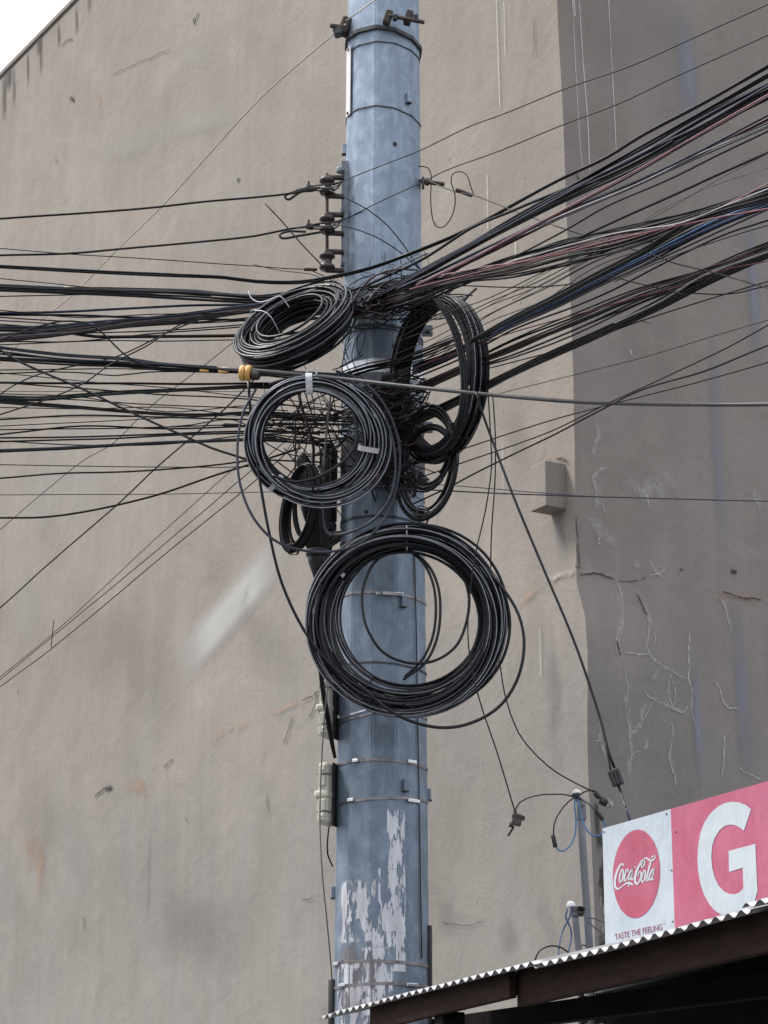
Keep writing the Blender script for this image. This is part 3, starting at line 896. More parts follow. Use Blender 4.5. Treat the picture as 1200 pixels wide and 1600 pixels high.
cable('dark wire slanting down from the pale bundle across the yellow-ringed bundle', 'brownblack', 2.6, 'L', [(310, 500), (260, 520), (230, 540), (190, 560), (165, 574), (135, 597), (80, 622), (0, 648)], dy=-.22)
cable('dark wire slanting steeply away from below the yellow-ringed bundle', 'brownblack', 2.4, 'L', [(300, 496), (240, 530), (180, 558), (115, 572), (60, 585), (20, 603), (0, 616)], dy=.12)
cable('single black cable running level just below the yellow-ringed bundle', 'black', 4, 'L', [(0, 598), (100, 599), (200, 599), (300, 600), (400, 599), (470, 600)])
cable('faint thin wire below the single level black cable', 'brownblack', 1, 'L', [(0, 612), (200, 611), (400, 612)])
cable('slim dark wire rising into the yellow-ringed bundle from below', 'brownblack', 2, 'L', [(0, 578), (100, 577), (180, 576), (260, 578), (330, 580)])
cable('slack dark wire dipping just under the yellow-ringed bundle', 'brownblack', 2.2, 'L', [(0, 584), (90, 581), (140, 583), (180, 587), (230, 582), (300, 580)])
for k in range(3):
    cable('dark cable in a close trio rising towards the coil with white ties', ('black', 'greenblack', 'black')[k], 3, 'L', [(0, 619 + 2 * k), (60, 621 + 2.4 * k), (130, 616 + 2 * k), (200, 611 + 2 * k), (280, 608 + 1.5 * k), (340, 605 + 1.5 * k), (400, 602 + 2 * k), (520, 605 + 3 * k)], 'close trio of cables rising to the coil')
for k in range(3):
    cable('dark cable in a close trio dipping below a slanting thick grey cable', ('black', 'greenblack', 'brownblack')[k], 3, 'L', [(0, 625 + 2 * k), (60, 630 + 2 * k), (120, 635 + 1.5 * k), (200, 642 + 1.2 * k), (260, 646 + 1.2 * k), (320, 647 + 1.2 * k), (400, 644 + 1.5 * k), (530, 650 + 4 * k)], 'close trio of cables dipping to the coil')
cable('thin wire between the rising trio and the dipping trio', 'brownblack', 2, 'L', [(60, 622), (130, 625), (200, 630), (300, 635), (390, 638), (450, 642)])
cable('thin faint wire just above a wire that ends in a grey splice', 'brownblack', 1.6, 'L', [(0, 666), (100, 661), (200, 656), (340, 650)])
cable('dark wire running into a small grey splice beside the coil with white ties', 'brownblack', 2.2, 'L', [(0, 671), (100, 670), (200, 669), (300, 666), (352, 664), (420, 668), (520, 690)])
cable('hair-thin wire above the grey splice', 'brownblack', 1, 'L', [(0, 653), (200, 651), (380, 650)])
cable('curved dark wire arching over the grey splice', 'brownblack', 2, 'L', [(250, 668), (300, 664), (340, 657), (365, 656), (385, 664)])
cable('upper dark cable of a pair meeting behind the white-tied coil at its middle', 'brownblack', 3, 'L', [(0, 684), (120, 683), (260, 678), (330, 675), (400, 674), (500, 678)])
cable('lower dark cable of a pair meeting behind the white-tied coil at its middle', 'black', 3, 'L', [(0, 690), (100, 687), (180, 685), (250, 681), (330, 678), (400, 678), (520, 700)])
for k in range(2):
    cable('bluish dark cable of a twin running level below the white-tied coil centre', ('bluegrey', 'black')[k], 3.4, 'L', [(0, 703 + 3 * k), (100, 699 + 3 * k), (160, 696 + 2 * k), (260, 690 + 2 * k), (320, 688 + 2 * k), (400, 686 + 2 * k), (520, 690 + 5 * k)], 'twin cables behind the coil')
cable('thin straight level wire below the bluish twin cables', 'brownblack', 1.6, 'L', [(0, 726), (110, 728), (240, 730), (360, 730), (420, 728)])
cable('medium dark cable rising gently to the lower edge of the white-tied coil', 'brownblack', 3, 'L', [(0, 747), (90, 740), (200, 737), (300, 730), (350, 725), (400, 719), (500, 722)])
cable('lowest heavy drooping cable on the beige wall curving up to the white-tied coil', 'brownblack', 3.6, 'L', [(0, 809), (70, 808), (130, 800), (200, 785), (260, 769), (330, 745), (390, 726), (470, 700)])
cable('thin level wire passing right behind the big loose loop', 'brownblack', 1.3, 'L', [(0, 773), (70, 773), (250, 772), (400, 769), (470, 768), (540, 765)])
cable('thick grey sheened cable slanting down across the other cables to the white-tied coil', 'dusty', 4.2, 'L', [(0, 547), (10, 553), (30, 565), (70, 583), (130, 608), (190, 637), (250, 665), (290, 682), (330, 700), (390, 720), (440, 742)], dy=-.3)
cable('pale steel stay running from the top pole clamp down across the wall', 'steelwire', 2, 'G', [(0, 568), (60, 505), (120, 455), (175, 398), (257, 318), (411, 150), (522, 53), (540, 38, 10.85)], dy=0)
cable('steel stay continuing upward past the top pole clamp', 'steelwire', 2, 'X', [(541, 32, 10.8), (585, 0, 10.72), (640, -38, 10.6)], dy=0)
cable('fine wire slanting down the wall below the yellow rings', 'brownblack', 1.3, 'G', [(0, 828), (65, 772), (130, 720), (180, 690), (230, 640), (320, 570), (370, 530), (430, 480)])
cable('bold dark wire slanting down the wall from the yellow rings', 'brownblack', 2.6, 'G', [(0, 950), (100, 860), (185, 787), (245, 730), (315, 670), (345, 645), (390, 600), (430, 560)])
cable('finest of three wires fanning down the wall from the white-tied coil', 'maroon', 1.3, 'G', [(0, 1058), (85, 988), (160, 920), (220, 863), (350, 745), (400, 700), (470, 640)])
cable('middle of three wires fanning down the wall from the white-tied coil', 'brownblack', 1.5, 'G', [(0, 1062), (85, 992), (245, 860), (395, 733), (480, 660)])
cable('lowest of three wires fanning down the wall from the white-tied coil', 'brownblack', 1.7, 'G', [(0, 1073), (85, 1010), (265, 860), (400, 750), (500, 660)])
cable('tiny upright spacer wire on the three fanning wires', 'brownblack', 1.4, 'G', [(84, 968), (82, 990), (80, 1012)], cat='spacer')
cable('dark steel strut wire leaning against the lowest spool insulator', 'dusty', 2.4, 'L', [(414, 318), (440, 345), (470, 380), (508, 420)], dy=-.12, cat='strut')

rb = random.Random(11)
def bundle(label, group, n, cols, wr, plane, pts, dyr=.09):
    """n separate cables that share one course; pts are (px, py, half spread px[, Y])"""
    us = [(-1 + 2 * (i + .5) / n) for i in range(n)]
    rb.shuffle(us)
    for i in range(n):
        s = rb.uniform(0, 90)
        q = []
        for j, p in enumerate(pts):
            u = us[i] + .45 * noise.noise(Vector((j * .75, s, 1)))
            q.append((p[0], p[1] + p[2] * u) + ((p[3],) if len(p) > 3 else ()))
        c = cols[i % len(cols)]
        lab = label.replace('COL', {'black': 'black', 'brownblack': 'black', 'coilblack': 'black', 'bluegrey': 'slate blue', 'navy': 'navy', 'blue': 'bright blue', 'skyblue': 'light blue', 'maroon': 'maroon', 'pink': 'pink', 'red': 'red', 'mauve': 'mauve', 'grey': 'grey', 'dusty': 'dusty black', 'greenblack': 'dark green', 'pale': 'whitish'}[c])
        cable(lab, c, rb.uniform(*wr), plane, q, group, rb.uniform(-dyr, dyr))
K = ['black', 'black', 'coilblack', 'brownblack']
bundle('COL cable in the thick level bundle below the insulators', 'thick level bundle below the insulators', 9, ['black', 'black', 'bluegrey', 'coilblack', 'black'], (2.6, 3.8), 'L', [(0, 450, 5), (150, 456, 5.5), (300, 462, 6.5), (400, 468, 6.5), (440, 467, 6), (500, 462, 10), (560, 455, 12)])
bundle('COL cable arched above the thick level bundle near the topmost coil', 'arched pair near the topmost coil', 2, ['black', 'bluegrey'], (3, 3.4), 'L', [(100, 450, 2), (220, 452, 2), (310, 455, 2), (345, 459, 2), (400, 464, 2), (470, 455, 2)])
bundle('COL cable in the pale reddish bundle rising to the topmost coil', 'pale reddish bundle rising to the topmost coil', 8, ['mauve', 'maroon', 'grey', 'mauve', 'black', 'maroon', 'bluegrey', 'grey'], (3, 4), 'L', [(0, 528, 7), (60, 523, 6), (120, 516, 6), (200, 506, 5), (300, 496, 6), (350, 488, 6), (400, 482, 6), (470, 470, 8), (560, 458, 10)])
bundle('COL thin cable fanning just above the pale reddish bundle', 'thin cables above the pale reddish bundle', 4, ['bluegrey', 'black', 'bluegrey', 'navy'], (2, 2.6), 'L', [(0, 512, 3), (70, 511, 3), (150, 505, 4), (250, 496, 4), (330, 487, 3), (380, 480, 4), (450, 470, 4)])
bundle('COL cable in the bundle that runs through the yellow rings', 'bundle through the yellow rings', 7, ['black', 'bluegrey', 'black', 'greenblack', 'bluegrey'], (3, 3.8), 'L', [(0, 553, 12), (100, 561, 10), (200, 568, 8), (250, 572, 6), (330, 577, 5), (384, 580, 4), (430, 583, 5), (560, 592, 8, 10.7)], .05)
bundle('COL thin cable strung loosely at the height of the topmost coil', 'loose cables at the height of the topmost coil', 5, ['black', 'brownblack', 'dusty'], (1.8, 3), 'L', [(0, 508, 28), (120, 512, 24), (250, 510, 18), (380, 500, 14), (480, 490, 12), (550, 480, 10)])
bundle('COL thin cable strung loosely below the yellow rings towards the pole', 'loose cables below the yellow rings', 7, ['black', 'brownblack', 'black', 'dusty'], (1.6, 3), 'L', [(0, 640, 62), (130, 640, 54), (260, 645, 44), (390, 645, 34), (480, 650, 26), (560, 655, 20)])
bundle('COL cable behind the middle of the white-tied coil, running to the pole', 'cables seen through the white-tied coil', 6, ['brownblack', 'black', 'dusty', 'maroon'], (2.2, 4), 'L', [(398, 668, 22), (430, 668, 24), (480, 672, 22), (550, 668, 26)])
# --- cables rising past the sign-side wall
R_END = 1200
cable('topmost thin wire climbing from the upper insulator over the dark wall', 'brownblack', 1.9, 'R', [(520, 290, 10.8), (545, 279, 10.72), (600, 257, 10.6), (650, 238, 10.45), (740, 195), (800, 173), (880, 140), (980, 105), (1060, 70), (1200, 7)], dy=.1)
cable('second thin wire climbing from the middle insulator over the dark wall', 'brownblack', 1.9, 'R', [(520, 350, 10.85), (540, 342, 10.8), (600, 312, 10.65), (660, 285, 10.5), (700, 265), (800, 228), (880, 195), (960, 165), (1060, 118), (1200, 55)], dy=.1)
cable('dark service wire draped across the pole from the upper insulator', 'black', 2, 'X', [(515, 297, 10.8), (545, 312, 10.74), (575, 328, 10.7), (605, 352, 10.7), (630, 382, 10.72), (645, 405, 10.72), (656, 420, 10.72)], dy=0)
cable('dark service wire draped across the pole from the middle insulator', 'black', 2, 'X', [(520, 350, 10.8), (548, 356, 10.74), (580, 367, 10.7), (610, 383, 10.7), (635, 402, 10.72), (655, 420, 10.72)], dy=0)
cable('short upright wire tail on the pole face above the coils', 'black', 2, 'X', [(626, 400, 10.74), (627, 420, 10.73), (627, 436, 10.72)], dy=0)
cable('pale slanting wire on the pole face under the close black pair', 'bluegrey', 2.4, 'X', [(585, 440, 10.74), (610, 425, 10.72), (640, 408, 10.68), (668, 396, 10.6)], dy=0)
TOP = 'upper group of cables climbing past the wall corner'
cable('thick black cable merging with the close black pair above the other climbing cables', 'black', 5, 'R', [(560, 452), (660, 405), (700, 380), (739, 355), (804, 328), (885, 294), (930, 276), (1000, 243), (1100, 197), (1200, 133)])
bundle('COL cable in the upper group climbing past the wall corner', TOP, 11, ['black', 'coilblack', 'black', 'bluegrey', 'coilblack', 'black', 'navy', 'black'], (3, 4.6), 'R', [(560, 478, 8), (600, 458, 8), (660, 427, 6), (740, 382, 7), (800, 348, 8), (880, 306, 12), (1000, 245, 15), (1100, 190, 16), (1200, 136, 18)])
cable('pink cable striping the upper group of climbing cables', 'pink', 2.6, 'R', [(650, 445), (740, 402), (800, 370), (890, 322), (1000, 263), (1100, 205), (1200, 148)], dy=-.14)
cable('maroon cable tight beneath the pink climbing cable', 'maroon', 3.4, 'R', [(650, 448), (740, 405), (800, 373), (890, 325), (1000, 266.5), (1100, 208.5), (1200, 152)], dy=-.12)
cable('thick glossy slate cable directly below the pink and maroon pair', 'bluegrey', 4.6, 'R', [(620, 452), (660, 434), (740, 396), (780, 377), (840, 349), (890, 327), (960, 298), (1050, 258), (1200, 180)], dy=-.1)
cable('thick dark red sleeve cable over the knot of wires at the pole', 'maroon', 5.5, 'X', [(548, 494, 10.55), (590, 478, 10.5), (625, 462, 10.42), (680, 440, 10.3), (720, 416, 10.2), (770, 392, 10.08), (830, 362, 9.98), (890, 333, 9.82), (960, 303, 9.6), (1050, 262, 9.35), (1200, 186, 8.95)], dy=-.02)
bundle('COL slim cable in the loose trio under the glossy slate cable', 'loose trio under the slate cable', 3, ['pale', 'bluegrey', 'black'], (2, 2.8), 'R', [(660, 440, 4), (740, 400, 4), (870, 340, 5), (1000, 285, 5), (1100, 238, 5), (1200, 196, 5)])
cable('lone black cable climbing between the slate cable trio and a lower lone black cable', 'black', 3, 'R', [(640, 478), (700, 450), (780, 413), (883, 360), (947, 323), (1047, 280), (1120, 243), (1200, 205)])
cable('lone thick black cable, lowest above the red and black fan', 'black', 4, 'R', [(640, 482), (720, 446), (833, 403), (967, 343), (1107, 280), (1200, 238)])
cable('faint mauve wire above the red and black fan of cables', 'mauve', 1.1, 'R', [(800, 470), (950, 385), (1030, 330), (1120, 288), (1200, 262)])
cable('faint grey wire high above the red and black fan', 'dusty', 1.1, 'R', [(760, 480), (900, 400), (1030, 335), (1120, 282), (1200, 240)])
bundle('COL cable in the red and black fan crossing the wall corner', 'red and black fan across the wall corner', 16, ['black', 'brownblack', 'black', 'black', 'maroon', 'brownblack', 'black', 'dusty', 'black', 'black'], (2.2, 3.8), 'R', [(545, 486, 12), (600, 470, 14), (660, 452, 13), (720, 434, 9), (800, 418, 17), (883, 395, 20), (967, 374, 18), (1067, 346, 13), (1133, 323, 10), (1200, 303, 11)])
cable('vivid red wire waving along the red and black fan', 'red', 2.4, 'R', [(640, 452), (720, 432), (800, 413), (883, 394), (967, 373), (1067, 351), (1133, 338), (1200, 326)], dy=-.16)
cable('pink wire twisting with the vivid red wire', 'pink', 2, 'R', [(690, 430), (760, 416), (800, 411), (860, 397), (967, 369), (1020, 362), (1100, 336), (1200, 287)], dy=-.15)
cable('whitish wire crossing the thick end of the red and black fan', 'pale', 2.2, 'R', [(800, 408), (900, 380), (970, 363), (1067, 347), (1133, 321), (1200, 295)], dy=-.17)
bundle('COL cable in the dense dark mass above the blue cables', 'dense dark mass above the blue cables', 8, ['black', 'brownblack', 'black', 'black'], (3, 4.4), 'R', [(735, 534, 3), (790, 504, 4), (867, 466, 4), (933, 430, 4), (1000, 396, 4), (1067, 356, 5), (1133, 325, 6), (1200, 305, 8)])
bundle('COL cable rising from the tall coil beside the blue ones', 'cables beside the blue ones', 8, ['navy', 'black', 'navy', 'bluegrey', 'black', 'navy'], (2.8, 4), 'R2', [(645, 578, 8), (700, 556, 7), (760, 527, 6), (800, 505, 6), (867, 474, 7), (933, 440, 8), (1000, 408, 9), (1067, 373, 10), (1133, 342, 9), (1200, 318, 9)])
cable('light blue cable, the brightest of the climbing cables', 'skyblue', 3.4, 'R2', [(840, 486), (867, 470), (933, 435), (1000, 404), (1067, 369), (1133, 338), (1200, 315)], dy=-.14)
cable('second blue cable hugging the brightest light blue one', 'blue', 3.6, 'R2', [(770, 522), (800, 504), (867, 474), (933, 439), (1000, 408), (1067, 376), (1133, 347), (1200, 321)], dy=-.12)
cable('slate blue cable just beneath the two bright blue cables', 'bluegrey', 3.2, 'R2', [(700, 560), (800, 511), (867, 482), (933, 449), (1000, 418), (1067, 388), (1133, 357), (1200, 327)], dy=-.12)
cable('brownish black cable close under the blue cables', 'brownblack', 3.2, 'R2', [(650, 590), (720, 560), (800, 516), (900, 478), (960, 452), (1030, 415), (1080, 390), (1140, 363), (1200, 344)])
cable('slim black cable parting from under the blue cables near the frame edge', 'brownblack', 2, 'R', [(960, 440), (1040, 405), (1140, 370), (1200, 352)])
cable('red wire sloping below the blue cables into a lower bundle', 'red', 2, 'R2', [(655, 572), (740, 541), (800, 520), (880, 497), (933, 483), (1000, 463), (1060, 448), (1120, 425), (1200, 408)], dy=-.1)
bundle('COL cable in the lower bundle crossing the dark wall below the blue cables', 'lower bundle below the blue cables', 10, ['black', 'black', 'maroon', 'dusty', 'black', 'bluegrey', 'brownblack'], (2.4, 3.6), 'R2', [(650, 610, 8), (720, 578, 8), (800, 545, 14), (900, 503, 16), (1000, 463, 14), (1060, 442, 11), (1100, 428, 10), (1150, 409, 10), (1200, 389, 11)])
bundle('COL cable in the lowest thick dark bundle leaving the tall narrow coil', 'lowest thick dark bundle by the tall coil', 8, ['black', 'brownblack', 'dusty', 'black'], (2.8, 4.2), 'R2', [(640, 662, 8), (700, 634, 7), (745, 611, 6), (800, 583, 6), (900, 537, 6), (967, 507, 6), (1033, 475, 7), (1110, 436, 7), (1200, 396, 7)])
cable('pale strand painting the sheen at the outer end of the lowest dark bundle', 'pale', 2.8, 'R2', [(960, 505), (1033, 470), (1100, 430), (1150, 411), (1200, 393)], dy=-.12)  # added strand, its pale colour stands for the bundle's sheen
cable('slim wire just under the lowest dark bundle, bending level at the dark wall', 'brownblack', 2, 'R2', [(745, 580), (800, 566), (880, 545), (1000, 502), (1100, 470), (1200, 440)])
cable('slack dark wire sagging from the knot to the wall corner', 'brownblack', 2.2, 'R', [(680, 446), (740, 447), (800, 449), (850, 448), (905, 441), (960, 420)])
cable('sagging wire tail below the lower bundle on the dark wall', 'brownblack', 2.2, 'R2', [(1060, 455), (1085, 458), (1120, 460), (1150, 458), (1200, 446)])
bundle('COL hair-thin wire strung between the knot and the blue cables', 'hair-thin wires by the tall coil', 6, ['brownblack', 'maroon', 'brownblack'], (1.2, 1.9), 'R', [(620, 560, 34), (690, 526, 34), (760, 488, 30), (850, 445, 24), (930, 405, 18), (1020, 372, 16)])
cable('dark wire sloping down against the others from the small splitter by the eye bolt', 'brownblack', 2.2, 'R', [(662, 278), (686, 290), (712, 300), (740, 305), (800, 328), (860, 350), (920, 370), (970, 385), (1020, 398), (1050, 410), (1110, 425), (1200, 450)], dy=.2)
cable('short dark wire sloping down below the blue cables on the dark wall', 'brownblack', 2.2, 'R', [(940, 425), (975, 437), (1030, 450), (1075, 462)], dy=.2)
cable('thin wire loop hanging from the eye bolt beside the pole', 'brownblack', 1.8, 'X', [(655, 260, 10.85), (668, 262, 10.82), (674, 275, 10.8), (673, 300, 10.8), (674, 330, 10.8), (680, 352, 10.8), (690, 356, 10.8), (703, 344, 10.8), (711, 320, 10.8), (710, 300, 10.8), (705, 285, 10.8), (707, 272, 10.8), (718, 268, 10.8), (729, 273, 10.8), (735, 290, 10.8), (740, 304, 10.8)], dy=0)
sp_ = box('line_splitter', (.085, .02, .018), Matrix.Translation(at(725, 301, 10.15)) @ Matrix.Rotation(.38, 4, 'Y'), M['rust'], None, .008)
tag(sp_, 'small rusty inline splitter on the wire beside the eye bolt', 'splitter')
sp_ = box('line_splitter', (.065, .02, .014), Matrix.Translation(at(485, 421, 10.82)), M['rust'], None, .006)
tag(sp_, 'small rusty connector just below the lowest spool insulator', 'splitter')
cable('thinnest wire crossing below the messenger on the dark wall', 'brownblack', 1.2, 'R2', [(720, 632), (780, 615), (900, 585), (1000, 560), (1100, 530), (1200, 500)])
cable('thin wire climbing from the smaller hanging coil, uppermost of three', 'brownblack', 2.2, 'R2', [(640, 728), (722, 702), (860, 657), (1000, 620), (1100, 595), (1200, 566)])
cable('thin wire climbing from the smaller hanging coil, middle of three', 'brownblack', 2.2, 'R2', [(640, 752), (720, 724), (860, 674), (967, 622), (1033, 592), (1133, 545), (1200, 508)])
cable('thicker wire climbing from the smaller hanging coil, lowest of three', 'brownblack', 2.8, 'R2', [(640, 790), (700, 762), (745, 738), (800, 711), (860, 682), (930, 645), (1000, 610), (1100, 580), (1200, 540)])
cable('bluish level wire passing over the beam stub', 'bluegrey', 2.3, 'X', [(540, 760, 10.7), (600, 762, 10.6), (680, 766, 10.5), (760, 770, 10.4), (860, 774, 10.2), (1000, 778, 10), (1200, 783, 9.7)], dy=0)
cable('thinner wire converging with the bluish level wire at the beam stub', 'bluegrey', 1.4, 'X', [(640, 752, 10.68), (670, 756, 10.55), (760, 763, 10.4), (860, 771, 10.2), (940, 777, 10.1)], dy=0)
cable('heavy grey messenger cable stretched in front of the coils from the yellow rings', 'grey', 6.4, 'X', [(340, 575, 10.42), (386, 578, 10.38), (480, 586, 10.32), (540, 592, 10.25), (600, 599, 10.15), (700, 610, 9.98), (800, 620, 9.85), (900, 628, 9.7), (1000, 631.5, 9.55), (1100, 632.5, 9.4), (1200, 632, 9.2)], dy=0, sides=10, wob=.1)
# yellow rings round the messenger
yr = empty('yellow_insulator', at(385, 581, 10.38), 'pair of yellow ring insulators clipped on the messenger cable', 'insulator')
md = (at(480, 586, 10.32) - at(386, 578, 10.38)).normalized()
for x in (379.5, 388.5):
    c = at(x, 583, 10.38)
    lathe('ring', [(.012, -.012), (.030, -.012), (.036, -.008), (.037, 0), (.036, .008), (.030, .012), (.012, .012)], zalign(md, c), M['yellow'], yr, 20)
lathe('collar', [(.022, 0), (.024, .01), (.020, .035), (.012, .04)], zalign(md, at(393, 586, 10.38)), M['mauve'], yr, 12)
for x0, x1 in ((312, 326), (341, 356)):
    o = tube('marker_sleeve', [at(x0, 579 + (x0 - 312) * .06, 10.79), at(x1, 580.5 + (x0 - 312) * .06, 10.79)], .0075, M['yellow'])
    tag(o, 'yellow marker sleeve on the ringed bundle, ' + ('farther from' if x0 < 320 else 'nearer to') + ' the yellow rings', 'marker sleeve')
# --- drops
cable('bold dark stay falling from the tall coil to the clamp above the sign', 'black', 4.2, 'X', [(744, 612, 9.9), (752, 640, 9.9), (770, 690, 9.9), (800, 770, 9.8), (850, 890, 9.7), (900, 1010, 9.6), (940, 1130, 9.5), (950, 1172, 9.45), (960, 1200, 9.45)], dy=0)
cable('short leg of the stay entering the black clamp', 'black', 3, 'X', [(946, 1160, 9.46), (951, 1185, 9.46), (954, 1204, 9.45)], dy=0)
cable('dark stay tail between the black clamp and the top of the sign', 'navy', 3.6, 'X', [(963, 1218, 9.45), (972, 1245, 9.4), (985, 1284, 9.3)], dy=0)
cable('thin tail strand between the black clamp and the sign top', 'black', 2, 'X', [(966, 1222, 9.45), (972, 1240, 9.4), (978, 1262, 9.3)], dy=0)
scl = empty('strain_clamp', at(962, 1215, 9.43), 'black rectangular strain clamp on the stay above the sign', 'clamp')
Mx = Matrix.Translation(at(962, 1215, 9.43)) @ Matrix.Rotation(-.32, 4, 'Y')
box('clamp_body', (.046, .03, .066), Mx, M['rubber'], scl, .006)
for k in (-1, 0, 1): box('rib', (.007, .036, .06), Mx @ Matrix.Translation((k * .013, -.002, 0)), M['darkmetal'], scl, .002)
cable('drop wire falling from the tall coil to the rusty hanging splitter', 'brownblack', 2.2, 'X', [(757, 545, 10.2), (763, 620, 10.2), (767, 690, 10.2), (768, 730, 10.2), (758, 800, 10.2), (742, 870, 10.2), (733, 940, 10.2), (732, 1010, 10.2), (748, 1090, 10.2), (775, 1170, 10.2), (804, 1266, 10.2)], dy=0)
cable('drop wire falling behind the large lower coil then out to the conduit head', 'brownblack', 2.2, 'X', [(770, 620, 10.85), (774, 680, 10.85), (773, 760, 10.85), (768, 830, 10.85), (768, 930, 10.85), (783, 1050, 10.85), (790, 1090, 10.8), (810, 1145, 10.8), (855, 1196, 10.7), (900, 1224, 10.6), (930, 1238, 10.5)], dy=0)
tag(lathe('wire_connector', [(.008, 0), (.012, .005), (.012, .03), (.007, .035)], zalign(at(936, 1246, 10.5) - at(928, 1237, 10.5), at(929, 1238, 10.5)), M['rubber'], None, 10), 'black plug at the end of the drop wire beside the conduit head', 'connector')
tag(lathe('wire_connector', [(.008, 0), (.018, .005), (.018, .03), (.010, .04)], zalign(Vector((1, 0, -.6)), at(937, 1249, 10.5)), M['rubber'], None, 8), 'dark loose connector lump over the pale spot on the dark wall', 'connector')
hs = empty('hanging_splitter', at(806, 1281, 10.2), 'rusty black splitter hanging from the drop wire over the beige wall', 'splitter')
Mx = Matrix.Translation(at(808, 1281, 10.2)) @ Matrix.Rotation(.25, 4, 'Y')
box('splitter_body', (.042, .028, .05), Mx, M['rust'], hs, .006)
box('splitter_flange', (.055, .014, .018), Mx @ Matrix.Translation((.003, -.008, .012)), M['rubber'], hs, .003)
lathe('port', [(.008, 0), (.008, .018)], Mx @ Matrix.Translation((-.02, -.01, -.02)) @ Matrix.Rotation(math.pi, 4, 'X'), M['rubber'], hs, 8)
rod('tail', at(803, 1291, 10.2), at(794, 1306, 10.2), .005, M['rubber'], hs)
rod('neck', at(804, 1264, 10.2), at(807, 1276, 10.2), .007, M['rubber'], hs)
cable('dark wire arching from the hanging splitter to the conduit head', 'black', 2.2, 'X', [(806, 1264, 10.2), (812, 1254, 10.2), (835, 1244, 10.3), (870, 1241, 10.5), (890, 1243, 10.6), (906, 1250, 10.6)], dy=0)
cable('dark wire curving out of the conduit head to the black plug', 'black', 2.2, 'X', [(898, 1248, 10.6), (912, 1238, 10.55), (925, 1235, 10.5), (932, 1237, 10.5)], dy=0)
cable('dark wire from the conduit head curving down to the lower sleeve', 'black', 2.2, 'X', [(900, 1245, 10.6), (888, 1253, 10.6), (874, 1270, 10.6), (866, 1287, 10.6), (865, 1306, 10.6)], dy=0)
cable('dark wire from the conduit head curving down to the sleeve near the sign', 'black', 2.2, 'X', [(898, 1244, 10.6), (912, 1251, 10.6), (924, 1260, 10.55), (933, 1270, 10.5)], dy=0)
for (x0, y0, x1, y1), lab in zip(((864, 1305, 868, 1324), (932, 1268, 942, 1281)), ('black heat-shrink sleeve hanging left of the tall conduit', 'black heat-shrink sleeve beside the corner of the sign')):
    lab = lab.replace('left of the tall conduit', 'between the blue loop and the beige wall')
    tag(rod('wire_sleeve', at(x0, y0, 10.55), at(x1, y1, 10.55), .010, M['rubber']), lab, 'sleeve')
cable('blue wire loop hanging from the conduit head to the hanging sleeve', 'skyblue', 2.8, 'X', [(898, 1246, 10.6), (898, 1262, 10.6), (900, 1280, 10.6), (899, 1302, 10.6), (892, 1320, 10.58), (882, 1329, 10.56), (874, 1329, 10.55), (868, 1322, 10.55)], dy=0)
cable('blue wire loop from the conduit head to the sleeve by the sign corner', 'skyblue', 2.8, 'X', [(902, 1248, 10.6), (907, 1268, 10.58), (911, 1285, 10.56), (918, 1299, 10.55), (928, 1306, 10.55), (938, 1305, 10.55), (944, 1298, 10.55), (945, 1288, 10.55), (942, 1280, 10.55)], dy=0)
# --- wires down beside the pole
cable('dark cable falling from the yellow rings and sweeping under the large lower coil', 'black', 4.6, 'X', [(388, 592, 10.45), (391, 640, 10.45), (405, 745, 10.45), (420, 830, 10.45), (440, 910, 10.45), (475, 985, 10.45), (510, 1032, 10.42), (545, 1064, 10.4), (590, 1090, 10.4)], dy=0, sides=8)
for k, lab in enumerate(('outer dark cable hanging down beside the terminal boxes', 'inner dark cable hanging down beside the terminal boxes')):
    cable(lab, 'black', 4.4, 'X', [(494 + 5 * k, 860, 10.85), (497 + 3 * k, 940, 10.8), (498 + 3 * k, 1020, 10.76), (502 + 4 * k, 1075, 10.74), (510 + 4 * k, 1120, 10.74), (517 + 3 * k, 1160, 10.78), (523 + k, 1184, 10.82)], dy=0)
cable('slim grey wire hanging past the terminal boxes to the pole foot', 'grey', 2.2, 'X', [(512, 1070, 10.72), (507, 1120, 10.72), (502, 1200, 10.72), (500, 1290, 10.72), (504, 1370, 10.72), (511, 1440, 10.75), (518, 1520, 10.82), (519, 1545, 10.85)], dy=0)
cable('short black pigtail curling out under the lower terminal box', 'black', 2.6, 'X', [(515, 1285, 10.8), (512, 1310, 10.8), (512, 1335, 10.8), (520, 1354, 10.85)], dy=0)

